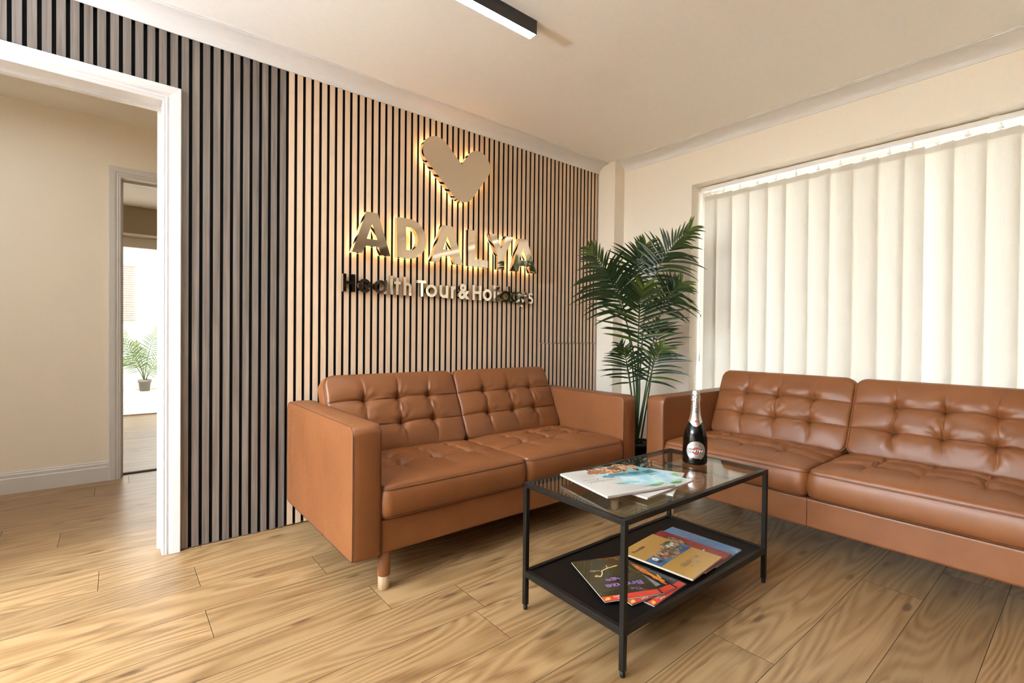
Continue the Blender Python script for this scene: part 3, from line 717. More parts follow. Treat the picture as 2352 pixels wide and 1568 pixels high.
def sofa(loc, rz, label):
    t = thing('leather_sofa', label, 'sofa', loc, rz, 'tan leather sofas'); HW = 0.825; AW = 0.110; DP = 0.85
    fr = MB(); fr.box(-HW + AW + 0.001, HW - AW - 0.001, 0.008, DP - 0.03, 0.143, 0.272); fr.box(-HW + AW + 0.001, HW - AW - 0.001, 0.735, DP - 0.005, 0.143, 0.615)
    f = fr.build('frame', 'leather', t, bevel=0.010, seg=3)
    sm = MB(); sm.tube([(0, 0.0072, 0.15), (0, 0.0072, 0.268)], 0.0012, 6); sm.build('seam', 'stitch', f)
    for sx in (-1, 1):
        c = sx * (HW - AW / 2); pr = []
        y0, y1, z0, z1 = 0.0, DP, 0.143, 0.633
        pr += arc(y0 + 0.012, z0 + 0.012, 0.012, PI, 1.5 * PI, 4) + arc(y1 - 0.02, z0 + 0.02, 0.02, 1.5 * PI, 2 * PI, 4) + arc(y1 - 0.045, z1 - 0.045, 0.045, 0, PI / 2, 8) + arc(y0 + 0.034, z1 - 0.034, 0.034, PI / 2, PI, 8)
        mb = MB(); n = len(pr); xs = [(-AW / 2, 0.006), (-AW / 2 + 0.0018, 0.0018), (-AW / 2 + 0.006, 0.0), (-AW / 4, -0.002), (0, -0.003), (AW / 4, -0.002), (AW / 2 - 0.006, 0.0), (AW / 2 - 0.0018, 0.0018), (AW / 2, 0.006)]
        cy, cz = (y0 + y1) / 2, (z0 + z1) / 2
        def ins(y, z, d):
            hy, hz = (y1 - y0) / 2, (z1 - z0) / 2
            return cy + (y - cy) * (1 - d / hy), cz + (z - cz) * (1 - d / hz)
        rows = []
        for dx, d in xs: rows.append([(c + dx, *ins(y, z, d)) for y, z in pr])
        mb.grid([list(r) for r in rows], 0, True, closed=True)
        for r, sg in ((rows[0], -1), (rows[-1], 1)):   # softly padded side panels
            q = [[(p[0] + sg * b, cy + (p[1] - cy) * k, cz + (p[2] - cz) * k) for p in r] for k, b in ((1.0, 0.0), (0.97, 0.0008), (0.85, 0.003), (0.5, 0.0045), (0.02, 0.005))]
            mb.grid(q, 0, True, closed=True); mb.add(q[-1], [tuple(range(n))], 0)
        arm = mb.build('arm', 'leather', t)
        st = MB()
        for k in (1, -2):
            r = rows[k]; sg = -1 if k == 1 else 1
            pth = [(p[0] + sg * 0.0004, cy + (p[1] - cy) * 1.0004, cz + (p[2] - cz) * 1.0008) for p in r]
            st.tube([pth[i] for i in range(n)], 0.0012, 5, closed=True)
            # stitches down the front edge
            z = z0 + 0.02
            while z < z1 - 0.04:
                st.box(c + sg * (AW / 2 - 0.0062) - 0.0012, c + sg * (AW / 2 - 0.0062) + 0.0012, y0 - 0.0006, y0 + 0.002, z, z + 0.004); z += 0.0075
        for yy in (0.30, 0.55, 0.74):
            z = z0 + 0.012
            while z < z1 - 0.035:
                xo = c + sx * (AW / 2 + 0.0046)
                st.box(xo - 0.0009, xo + 0.0009, yy - 0.0007, yy + 0.0007, z, z + 0.005, 1); z += 0.009
        st.build('stitching', ['stitch', 'stitch_pale'], arm)
    for sx in (-1, 1):
        fn = lambda x, y, z, sx=sx: (sx * 0.3575 + x, -0.004 + y, 0.272 + z)
        a, b = cushion(0.706, 0.52, 0.125, (0.42, 0.70), 0.034, fn, 11 + sx, True, 0.035)
        cu = a.build('seat_cushion', 'leather', t, fixn=False); b.build('piping', ['leather', 'stitch'], cu)
        def fb(x, y, z, sx=sx):
            return (sx * 0.3575 + x, 0.485 + 0.115 * cos(LEAN) + y * sin(LEAN) - z * cos(LEAN), 0.398 + 0.115 * -sin(LEAN) * 0 + y * cos(LEAN) + (z - 0.115) * sin(LEAN))
        a, b = cushion(0.712, 0.405, 0.115, (0.34, 0.66), 0.026, fb, 31 + sx * 3, False, 0.05)
        cu = a.build('back_cushion', 'leather', t, fixn=False); b.build('piping', ['leather', 'stitch'], cu)
    for x in (-0.688, 0.688):
        for y in (0.034, 0.78):
            mb = MB(); mb.lathe([(0.0, 0.146), (0.0245, 0.146), (0.0240, 0.056), (0.0228, 0.054), (0.0, 0.054)], (x, y, 0), 28); lg = mb.build('leg', 'leather', t)
            mb = MB(); mb.lathe([(0.0, 0.056), (0.0226, 0.056), (0.0218, 0.003), (0.020, 0.0), (0.0, 0.0)], (x, y, 0), 28); mb.build('wooden_foot', 'leg_wood', lg)
    return t
s1 = sofa((1.480, -0.886, 0), 0.0, 'tan leather two-seat sofa against the slat wall below the sign')
dup(s1, (2.336, -1.763, 0), -PI / 2, 'tan leather sofa in front of the vertical blind, seen cut off')

# ------------------------------------------------------------------ coffee table
TR = -0.014676; TC = Vector((1.1102, -1.7301, 0)); TW, TD, TZ = 0.8894, 0.4463, 0.4504
tb = thing('coffee_table', 'black metal coffee table with glass top and lower shelf between the sofas', 'table', TC, TR)
def tw(u, v, z): return Vector((TC.x + u * cos(TR) - v * sin(TR), TC.y + u * sin(TR) + v * cos(TR), z))
q = 0.0165
mb = MB(); h = 0.0165
for (x0, x1, y0, y1) in ((0, TW, 0, q), (0, TW, TD - q, TD), (0, q, q, TD - q), (TW - q, TW, q, TD - q)): mb.box(x0, x1, y0, y1, TZ - h, TZ)
mb.build('top_frame', 'black_metal', tb, bevel=0.0012)
g = MB(); g.box(q + 0.0005, TW - q - 0.0005, q + 0.0005, TD - q - 0.0005, TZ - 0.0055, TZ - 0.0005); g.build('glass_top', 'table_glass', tb)
for x in (q + 0.012, TW - q - 0.012):
    for y in (q + 0.012, TD - q - 0.012):
        pd = MB(); pd.lathe([(0, -0.0060), (0.007, -0.0062), (0.007, -0.0085), (0, -0.0085)], (x, y, TZ), 16); pd.build('glass_pad', 'black_plastic', tb)
for x in (0.0, TW - q):
    for y in (0.0, TD - q):
        mb = MB(); mb.box(x, x + q, y, y + q, 0.018, TZ - h - 0.0006); lg = mb.build('leg', 'black_metal', tb, bevel=0.0012)
        mb = MB(); mb.lathe([(0, 0), (0.0068, 0), (0.0075, 0.003), (0.0075, 0.019), (0, 0.019)], (x + q / 2, y + q / 2, 0), 20); mb.build('foot_cap', 'black_plastic', lg)
mb = MB(); SZ = 0.140
for (x0, x1, y0, y1) in ((q, TW - q, 0, q), (q, TW - q, TD - q, TD), (0, q, q, TD - q), (TW - q, TW, q, TD - q)): mb.box(x0, x1, y0, y1, SZ - 0.022, SZ)
mb.build('shelf_frame', 'black_metal', tb, bevel=0.0012)
PZ = SZ - 0.006
mb = MB(); mb.box(q + 0.0012, TW - q - 0.0012, q + 0.0012, TD - q - 0.0012, PZ - 0.010, PZ); mb.build('shelf', 'black_panel', tb, bevel=0.001)
mb = MB(); mb.box(0.03, 0.12, 0.001, 0.016, SZ - 0.0235, SZ - 0.0222); mb.build('sticker', 'ink_white', tb)

# ------------------------------------------------------------------ magazines
def noisecol(name, stops, scale, detail=5, dist=0.6, rough=0.25):
    t = NT(name); n = t.noise(t.coords(), scale, detail, 0.65, dist); t.set(Base_Color=t.ramp(n, stops), Roughness=rough); t.b.inputs['Coat Weight'].default_value = 0.3; return t.m
M['cover_white'] = noisecol('white_cover', [(0.2, (0.57, 0.54, 0.505)), (0.8, (0.62, 0.59, 0.55))], 4)
M['cover_sea'] = noisecol('painted_sea', [(0.3, (0.10, 0.30, 0.38)), (0.5, (0.24, 0.52, 0.58)), (0.7, (0.52, 0.74, 0.76))], 14)
M['cover_deep'] = noisecol('painted_deep_water', [(0.35, (0.045, 0.14, 0.21)), (0.65, (0.13, 0.30, 0.38))], 22)
M['cover_sky'] = noisecol('painted_sky', [(0.35, (0.34, 0.62, 0.78)), (0.65, (0.70, 0.83, 0.82))], 12)
M['cover_rock'] = noisecol('painted_rock', [(0.36, (0.035, 0.022, 0.018)), (0.47, (0.11, 0.055, 0.03)), (0.53, (0.62, 0.30, 0.15)), (0.70, (0.80, 0.48, 0.28))], 34, 5, 1.2)
M['cover_roofs'] = noisecol('painted_roofs', [(0.40, (0.05, 0.03, 0.015)), (0.52, (0.40, 0.14, 0.03)), (0.62, (0.62, 0.12, 0.05))], 70)
M['ink_green'] = simple('green_ink', (0.24, 0.50, 0.13), 0.3); M['ink_teal'] = simple('teal_ink', (0.08, 0.24, 0.24), 0.3)
M['cover_forest'] = noisecol('dark_forest_cover', [(0.32, (0.012, 0.014, 0.006)), (0.52, (0.045, 0.036, 0.012)), (0.70, (0.20, 0.085, 0.022))], 11, 5, 0.8)
M['ink_purple'] = simple('purple_ink', (0.33, 0.14, 0.42), 0.3); M['ink_gold'] = simple('antler_gold_ink', (0.72, 0.50, 0.22), 0.3); M['ink_orange'] = noisecol('flame_ink', [(0.35, (0.55, 0.07, 0.01)), (0.6, (0.90, 0.30, 0.03))], 60)
M['ink_yellow'] = simple('yellow_ink', (0.85, 0.52, 0.08), 0.3)
M['cover_charcoal'] = noisecol('charcoal_cover', [(0.35, (0.014, 0.014, 0.018)), (0.65, (0.085, 0.08, 0.085))], 16)
M['cover_lilac'] = noisecol('lilac_cover', [(0.35, (0.26, 0.24, 0.32)), (0.65, (0.36, 0.33, 0.40))], 12)
M['cover_black'] = simple('black_cover', (0.010, 0.009, 0.009), 0.25)
M['cover_ochre'] = noisecol('ochre_cover', [(0.3, (0.50, 0.265, 0.060)), (0.7, (0.56, 0.31, 0.080))], 4, 2, 0.1, 0.22)
M['cover_crimson'] = noisecol('crimson_cover', [(0.3, (0.26, 0.022, 0.028)), (0.7, (0.32, 0.030, 0.036))], 5, 2, 0.1, 0.22)
M['cover_blue'] = noisecol('blue_sky_cover', [(0.35, (0.085, 0.22, 0.46)), (0.62, (0.14, 0.31, 0.56)), (0.75, (0.42, 0.56, 0.72))], 9)
M['photo_brown'] = noisecol('photo_browns', [(0.36, (0.05, 0.03, 0.018)), (0.5, (0.26, 0.15, 0.075)), (0.64, (0.60, 0.45, 0.30))], 60)
M['photo_blue'] = noisecol('photo_lake', [(0.35, (0.025, 0.085, 0.20)), (0.65, (0.11, 0.24, 0.40))], 20)
MAGM = []
def wob(pts, amp, rg, n=5):
    out = []
    for i in range(len(pts)):
        a, b = Vector(pts[i]), Vector(pts[(i + 1) % len(pts)]); d = (b - a); nn = Vector((-d.y, d.x)).normalized() if d.length > 0 else Vector((0, 0))
        for k in range(n):
            p = a + d * (k / n)
            if k: p = p + nn * rg.uniform(-amp, amp)
            out.append((p.x, p.y))
    return out
class Mag:
    """u along the edge nearest the viewer, v away from it; print is laid on as thin sheets"""
    def __init__(s, w, h, th, cover, bend=None):
        s.w, s.h, s.th = w, h, th; s.mats = [cover, 'paper']; s.mb = MB(); s.lv = 0; s.bend = bend or (lambda u, v: 0.0)
        n, k = 16, 12; us = [w * i / n for i in range(n + 1)]; vs = [h * j / k for j in range(k + 1)]
        s.mb.grid([[(u, v, th + s.bend(u, v)) for u in us] for v in vs], 0, True)
        s.mb.grid([[(u, v, s.bend(u, v)) for u in us] for v in vs[::-1]], 0, True)
        ring = [(u, 0.0) for u in us[:-1]] + [(w, v) for v in vs[:-1]] + [(u, h) for u in us[:0:-1]] + [(0.0, v) for v in vs[:0:-1]]
        e = 0.0007
        s.mb.grid([[(u, v, s.bend(u, v) + z) for u, v in ring] for z in (0, 0.0006)], 0, False, closed=True)
        s.mb.grid([[(min(max(u, e), w - e), min(max(v, e), h - e), s.bend(u, v) + z) for u, v in ring] for z in (0.0006, th - 0.0005)], 1, False, closed=True)
        s.mb.grid([[(u, v, s.bend(u, v) + z) for u, v in ring] for z in (th - 0.0005, th)], 0, False, closed=True)
    def mi(s, mat):
        if mat not in s.mats: s.mats.append(mat)
        return s.mats.index(mat)
    def fn(s, lift): return lambda u, v: (u, v, s.th + s.bend(u, v) + lift)
    def nxt(s): s.lv += 1; return 0.00004 * s.lv + 0.00006
    def poly(s, pts, mat):
        f = s.fn(s.nxt()); pts = [(min(max(u, 0.0006), s.w - 0.0006), min(max(v, 0.0006), s.h - 0.0006)) for u, v in pts]
        tr = tessellate_polygon([[Vector((p[0], p[1], 0)) for p in pts]])
        ok = []
        for t3 in tr:
            a, b, c = (pts[i] for i in t3); ar = (b[0] - a[0]) * (c[1] - a[1]) - (b[1] - a[1]) * (c[0] - a[0])
            if abs(ar) > 1e-10: ok.append(t3 if ar > 0 else t3[::-1])
        s.mb.add([f(*p) for p in pts], ok, s.mi(mat))
    def rect(s, u0, u1, v0, v1, mat, n=6):
        f = s.fn(s.nxt()); s.mb.grid([[f(u0 + (u1 - u0) * i / n, v0 + (v1 - v0) * j / n) for i in range(n + 1)] for j in range(n + 1)], s.mi(mat), True)
    def text(s, txt, u0, u1, v0, v1, mat, off=0.0, flip=True):
        f = s.fn(s.nxt()); g = (lambda x, y: f(u0 + u1 - x, v0 + v1 - y)) if flip else f
        put_text(s.mb, txt, g, u0, u1, v0, v1, s.mi(mat), off)
    def blob(s, cu, cv, ru, rv, mat, n=18, a=0.0):
        s.poly([(cu + ru * cos(t) * cos(a) - rv * sin(t) * sin(a), cv + ru * cos(t) * sin(a) + rv * sin(t) * cos(a)) for t in [2 * PI * i / n for i in range(n)]], mat)
    def build(s, name, parent): return s.mb.build(name, s.mats, parent, fixn=False)
def place(m, name, label, cat, loc, rz, group):
    t = thing(name, label, cat, loc, rz, group); m.build('cover', t); return t
def brochure(bend, th=0.006):
    m = Mag(0.283, 0.272, th, 'cover_white', bend); rg = random.Random(3); w, h = m.w, m.h
    P = lambda *a: [(x * w, y * h) for x, y in a]
    m.poly(wob(P((0.36, 0.62), (1.0, 0.30), (1.0, 1.0), (0.42, 1.0)), 0.004, rg), 'cover_sea')
    m.poly(wob(P((0.50, 0.30), (0.62, 0.16), (1.0, 0.06), (1.0, 0.46), (0.60, 0.56)), 0.005, rg), 'cover_sky')
    m.poly(wob(P((0.33, 0.37), (0.50, 0.26), (0.70, 0.27), (0.64, 0.36)), 0.006, rg), 'cover_sea')
    m.poly(wob(P((0.34, 0.60), (0.52, 0.56), (0.62, 0.60), (0.48, 0.68)), 0.005, rg), 'cover_deep')
    m.poly(wob(P((0.46, 0.63), (0.99, 0.52), (0.99, 0.64), (0.55, 0.72)), 0.004, rg), 'cover_deep')
    m.poly(wob(P((0.36, 0.80), (0.58, 0.72), (0.86, 0.72), (0.99, 0.86), (0.99, 0.998), (0.40, 0.998)), 0.006, rg, 8), 'cover_rock')
    m.poly(wob(P((0.30, 0.83), (0.42, 0.76), (0.62, 0.78), (0.56, 0.90), (0.40, 0.93)), 0.005, rg, 6), 'cover_roofs')
    for c in ((0.66, 0.70), (0.80, 0.66), (0.88, 0.78)): m.poly(P((c[0] - 0.02, c[1]), (c[0] + 0.03, c[1] - 0.012), (c[0] + 0.005, c[1] + 0.03)), 'ink_red')
    m.blob(0.80 * w, 0.115 * h, 0.042, 0.0085, 'ink_green', 18, 0.05); m.blob(0.765 * w, 0.085 * h, 0.022, 0.0075, 'ink_teal', 18, -0.25)
    m.text('TRAVELLING', 0.10 * w, 0.48 * w, 0.475 * h, 0.535 * h, 'ink_black', -0.012); m.text('of time', 0.09 * w, 0.34 * w, 0.56 * h, 0.615 * h, 'photo_brown', -0.014)
    for k in range(6):                        # lines of fine print
        a = 0.10 + 0.02 * (k % 3); b = 0.32 + 0.03 * ((k * 2) % 3); v = (0.70 + 0.032 * k) * h
        m.rect(a * w, b * w, v, v + 0.0016, 'ink_grey', 2)
    rg2 = random.Random(5); u = 0.26 * w
    while u < 0.70 * w:                       # the line of small lettering along the top edge
        d = rg2.uniform(0.003, 0.006); hh = rg2.uniform(0.005, 0.010); m.rect(u, u + d * 0.35, 0.085 * h, 0.085 * h + hh * 0.75, 'ink_grey', 1); u += d
    for k in range(14): m.blob((0.10 + rg2.random() * 0.14) * w, (0.10 + rg2.random() * 0.16) * h, 0.0014, 0.0014, 'ink_red' if k % 3 else 'ink_grey', 6)
    return m
GT = 'travel brochures on the glass top'
place(brochure(lambda u, v: 0.0), 'travel_brochure', 'bottom brochure of the three on the glass, its green logo end towards the bottle', 'brochure', tw(0, 0, 0) * 0 + Vector((1.4065, -1.6945, TZ)), math.radians(24.0), GT)
place(brochure(lambda u, v: 0.0005 + 0.002 * (u / 0.283) ** 2), 'travel_brochure', 'middle brochure of the three on the glass, its sea corner showing under the top one', 'brochure', Vector((1.291, -1.6765, TZ + 0.0078)), math.radians(1.8), GT)
place(brochure(lambda u, v: 0.0052 - 0.004 * max(0, 1 - u / 0.12) * 0 , 0.007), 'travel_brochure', 'top brochure of the three on the glass, white with a painted seaside cliff', 'brochure', Vector((1.1775, -1.611, TZ + 0.0118)), math.radians(-12.4), GT)
GS = 'magazines on the lower shelf'
PX = PZ + 0.0003
def lion(m, u, v, s, mat='ink_yellow'):
    pts = [(0, 0), (0.3, 0.15), (0.55, 0.0), (0.75, 0.25), (1.0, 0.2), (0.9, 0.5), (1.1, 0.8), (0.8, 0.75), (0.6, 0.95), (0.45, 0.6), (0.15, 0.8), (0.2, 0.4), (-0.1, 0.3)]
    m.poly([(u + x * s, v + y * s) for x, y in pts], mat)
def band(m, w): 
    m.rect(0.001, w - 0.001, 0.001, 0.027, 'ink_red', 6); lion(m, 0.006, 0.004, 0.020)
    m.text("Britain's", 0.040, 0.086, 0.0145, 0.0225, 'ink_white', 0.02); m.text('Past', 0.048, 0.075, 0.004, 0.0115, 'ink_white', 0.02)
m = Mag(0.205, 0.270, 0.0045, 'cover_charcoal'); band(m, 0.10 + 0.10); rg = random.Random(9)
m.poly(wob([(0.02, 0.15), (0.19, 0.17), (0.195, 0.265), (0.02, 0.265)], 0.004, rg), 'cover_lilac'); m.text('A', 0.158, 0.186, 0.075, 0.100, 'ink_yellow', 0.02)
place(m, 'magazine', 'bottom magazine of the left pile on the shelf, charcoal with a yellow A', 'magazine', Vector((1.288, -1.7095, PX)), math.radians(3.6), GS)
m = Mag(0.205, 0.270, 0.0045, 'cover_black'); band(m, 0.2); m.rect(0.06, 0.172, 0.040, 0.140, 'cover_lilac')
m.poly(wob([(0.188, 0.03), (0.203, 0.05), (0.196, 0.262), (0.150, 0.266), (0.182, 0.15)], 0.004, rg, 7), 'ink_orange'); m.poly(wob([(0.06, 0.14), (0.172, 0.14), (0.17, 0.17), (0.08, 0.18)], 0.004, rg), 'photo_brown')
place(m, 'magazine', 'middle magazine of the left pile on the shelf, black with orange flames', 'magazine', Vector((1.232, -1.668, PX + 0.0051)), math.radians(-8.2), GS)
m = Mag(0.205, 0.270, 0.0045, 'cover_forest', lambda u, v: 0.0); band(m, 0.2)
m.text('The', 0.118, 0.158, 0.040, 0.056, 'ink_purple', 0.0); m.text('Bronze', 0.045, 0.178, 0.068, 0.093, 'ink_purple', 0.025); m.text('Age', 0.062, 0.135, 0.106, 0.132, 'ink_purple', 0.025)
def streak(m, pts, wd, mat):
    for a, b in zip(pts[:-1], pts[1:]):
        d = (Vector(b) - Vector(a)); n = Vector((-d.y, d.x)).normalized() * wd; m.poly([(a[0] - n.x, a[1] - n.y), (b[0] - n.x, b[1] - n.y), (b[0] + n.x, b[1] + n.y), (a[0] + n.x, a[1] + n.y)], mat)
streak(m, [(0.038, 0.150), (0.058, 0.146), (0.072, 0.164), (0.078, 0.182), (0.110, 0.196), (0.150, 0.205)], 0.0021, 'ink_gold'); streak(m, [(0.074, 0.184), (0.050, 0.190), (0.040, 0.196)], 0.0012, 'ink_gold'); streak(m, [(0.056, 0.182), (0.034, 0.186)], 0.0011, 'ink_gold'); streak(m, [(0.106, 0.195), (0.112, 0.216)], 0.0014, 'ink_gold'); streak(m, [(0.038, 0.150), (0.046, 0.158), (0.058, 0.146)], 0.0012, 'ink_gold')
place(m, 'magazine', 'top magazine of the left pile on the shelf, dark forest cover with purple title', 'magazine', Vector((1.1715, -1.6115, PX + 0.0102)), math.radians(-23.7), GS)
m = Mag(0.215, 0.297, 0.006, 'cover_blue'); rg = random.Random(4)
for k in range(46):
    u, v = 0.04 + rg.random() * 0.16, 0.20 + rg.random() * 0.08; m.blob(u, v, rg.uniform(0.001, 0.003), rg.uniform(0.001, 0.002), 'cover_roofs', 6)
streak(m, [(0.20, 0.15), (0.16, 0.20), (0.13, 0.24), (0.06, 0.27)], 0.0012, 'photo_brown'); streak(m, [(0.19, 0.19), (0.14, 0.22), (0.10, 0.22)], 0.0009, 'photo_brown')
place(m, 'magazine', 'blue sky brochure at the bottom of the right pile on the shelf', 'magazine', Vector((1.683, -1.7005, PX)), math.radians(2.5), GS)
m = Mag(0.215, 0.297, 0.006, 'cover_crimson')
m.poly([(0.215 * 0.55, 0.175)] + [(0.10 + 0.085 * cos(a), 0.205 + 0.055 * sin(a)) for a in [(-0.9 + 2.6 * i / 14) for i in range(15)]] + [(0.02, 0.262), (0.02, 0.175)], 'photo_brown')
for rr, mt in ((0.092, 'cover_black'), (0.086, 'photo_brown')):
    streak(m, [(0.10 + rr * cos(a), 0.205 + rr * 0.66 * sin(a)) for a in [(-0.95 + 2.5 * i / 14) for i in range(15)]], 0.0028, mt)
m.poly(wob([(0.145, 0.088), (0.172, 0.084), (0.17, 0.089), (0.15, 0.092)], 0.001, random.Random(2)), 'ink_white')
place(m, 'magazine', 'crimson brochure in the middle of the right pile on the shelf', 'magazine', Vector((1.598, -1.7055, PX + 0.0068)), math.radians(3.0), GS)
m = Mag(0.240, 0.285, 0.007, 'cover_ochre'); rg = random.Random(6)
m.rect(0.001, 0.239, 0.118, 0.182, 'photo_blue', 6)
m.poly(wob([(0.10, 0.120), (0.125, 0.118), (0.238, 0.150), (0.238, 0.205), (0.17, 0.215), (0.13, 0.190), (0.05, 0.178), (0.06, 0.150)], 0.004, rg), 'photo_brown')
m.poly(wob([(0.165, 0.150), (0.238, 0.148), (0.238, 0.158), (0.16, 0.162)], 0.002, rg), 'photo_blue')
for k in range(5): m.blob(0.178 + 0.009 * k, 0.186 + 0.006 * sin(k * 2.3), 0.007, 0.008, 'ink_teal' if k % 2 else 'ink_white', 8)
m.blob(0.040, 0.162, 0.011, 0.013, 'ink_white', 10); m.blob(0.040, 0.162, 0.003, 0.004, 'ink_orange', 8); m.blob(0.036, 0.140, 0.014, 0.008, 'cover_forest', 9); m.blob(0.090, 0.148, 0.012, 0.006, 'ink_red', 9)
m.text('WONDERS', 0.062, 0.190, 0.060, 0.080, 'photo_brown', -0.01); m.text('OF INDIA', 0.085, 0.150, 0.040, 0.051, 'photo_brown', -0.01); m.text('INDIA STYLE', 0.022, 0.105, 0.240, 0.252, 'ink_black', 0.01)
place(m, 'magazine', 'ochre yellow brochure on top of the right pile on the shelf', 'magazine', Vector((1.505, -1.7125, PX + 0.0136)), math.radians(5.0), GS)

# ------------------------------------------------------------------ sparkling wine bottle on the table
bt = thing('wine_bottle', 'dark sparkling wine bottle with silver foil standing on the glass table top', 'bottle', (1.860, -1.508, TZ), 0.0)
ca = math.atan2(-2.5732 + 1.508, 0 - 1.860) + 0.10                          # the label turns a little left of the viewpoint
prof = [(0, 0.004), (0.030, 0.003), (0.044, 0.0), (0.0482, 0.004), (0.0490, 0.012), (0.0478, 0.017), (0.0484, 0.022), (0.0482, 0.060), (0.0480, 0.096), (0.0462, 0.112), (0.0425, 0.130), (0.0365, 0.148), (0.0300, 0.162), (0.0245, 0.178), (0.0205, 0.196), (0.0182, 0.215), (0.0165, 0.240), (0.0160, 0.262)]
mb = MB(); mb.lathe(prof, n=64); mb.build('body', 'bottle', bt)
def rad(z, e=0.0):
    for (r0, z0), (r1, z1) in zip(prof[6:-1], prof[7:]):
        if z0 <= z <= z1: return r0 + (r1 - r0) * (z - z0) / (z1 - z0) + e
    return 0.016 + e
fo = MB(); n = 48; rows = []
for k in range(15):
    row = []
    for i in range(n):
        a = 2 * PI * i / n; d = (a - ca + PI) % (2 * PI) - PI
        zl = 0.170 - 0.014 * math.exp(-(d / 0.75) ** 2) + 0.002 * sin(3 * a)
        z = zl + (0.258 - zl) * k / 14; row.append((rad(z, 0.0009) * cos(a), rad(z, 0.0009) * sin(a), z))
    rows.append(row)
fo.grid(rows, 0, True, closed=True)
nk = fo.build('neck_foil', 'foil_smooth', bt, fixn=False)
cp = MB(); rg = random.Random(12); rows = []
for r, z in ((0.0178, 0.252), (0.0190, 0.257), (0.0186, 0.266), (0.0182, 0.276), (0.0172, 0.286), (0.0166, 0.293), (0.0150, 0.2985), (0.009, 0.300), (0.0005, 0.2998)):
    rows.append([((r + rg.uniform(-0.0009, 0.0007) * (r > 0.01)) * cos(2 * PI * i / 40), (r + rg.uniform(-0.0009, 0.0007) * (r > 0.01)) * sin(2 * PI * i / 40), z + rg.uniform(-0.0006, 0.0006)) for i in range(40)])
cp.grid(rows, 0, True, closed=True); cp.build('foil_cap', 'foil', bt, fixn=False)
def cyl(e, zc): return lambda x, y: ((rad(zc + y, e)) * cos(ca + x / 0.0484), (rad(zc + y, e)) * sin(ca + x / 0.0484), zc + y)
lb = MB(); LZ = 0.058
def disc(mb, f, rx, rz, m, n=40, rings=6, cut=0.0):
    rows = [[f(rx * k / rings * cos(2 * PI * i / n), rz * k / rings * sin(2 * PI * i / n)) for i in range(n)] for k in range(rings + 1)]
    mb.grid(rows, m, True, closed=True)
disc(lb, cyl(0.0006, LZ), 0.0395, 0.0385, 0); disc(lb, cyl(0.0009, LZ), 0.0150, 0.0150, 1)
f = cyl(0.0012, LZ); lb.grid([[f(-0.0285 + 0.057 * i / 16, y) for i in range(17)] for y in (-0.0078, 0.0082)], 2, True)
put_text(lb, 'MARTINI', cyl(0.0015, LZ), -0.0265, 0.0265, -0.0058, 0.0062, 3, 0.03)
for x, y in ((-0.0145, 0.0245), (0.0, 0.0265), (0.0145, 0.0235)):
    g = cyl(0.0010, LZ); lb.add([g(x + 0.0042 * cos(2 * PI * i / 14), y + 0.0052 * sin(2 * PI * i / 14)) for i in range(14)], [tuple(range(14))], 4)
    g = cyl(0.0013, LZ); lb.add([g(x + 0.0022 * cos(2 * PI * i / 10), y + 0.0030 * sin(2 * PI * i / 10)) for i in range(10)], [tuple(range(10))], 0)
g = cyl(0.0011, LZ)
for a, b, y in ((-0.034, -0.020, -0.0140), (0.012, 0.032, -0.0140)): lb.add([g(a, y), g(b, y), g(b, y + 0.0016), g(a, y + 0.0016)], [(0, 1, 2, 3)], 4)
for x in (-0.003, 0.002): lb.add([g(x, -0.0255), g(x + 0.0018, -0.0255), g(x + 0.0018, -0.0195), g(x, -0.0195)], [(0, 1, 2, 3)], 4)
for x, mm in ((-0.0065, 5), (-0.0022, 1), (0.0022, 5)): lb.add([g(x, -0.0365), g(x + 0.0038, -0.0365), g(x + 0.0038, -0.0310), g(x, -0.0310)], [(0, 1, 2, 3)], mm)
lb.build('label', ['label', 'ink_red', 'ink_black', 'ink_white', 'ink_grey', 'ink_blue'], bt, fixn=False)
nl = MB()
def ncl(e): return lambda x, y: (rad(y, 0.0009 + e) * cos(ca + x / rad(y)), rad(y, 0.0009 + e) * sin(ca + x / rad(y)), y)
f = ncl(0.0005)
put_text(nl, 'ASTI', lambda x, y: f(-(y - 0.5) * 0.0105, 0.207 + x * 0.038), 0, 1, 0, 1, 0, 0.0)
nl.build('neck_lettering', ['ink_black', 'ink_red'], nk, fixn=False); nl = MB()
f = ncl(0.0004); nl.add([f(0.0045 * cos(2 * PI * i / 16), 0.1745 + 0.0045 * sin(2 * PI * i / 16)) for i in range(16)], [tuple(range(16))], 1)
f = ncl(0.0007); put_text(nl, 'MARTINI', f, -0.009, 0.009, 0.1728, 0.1764, 0, 0.02)
nl.build('neck_emblem', ['ink_black', 'ink_red'], nk, fixn=False)

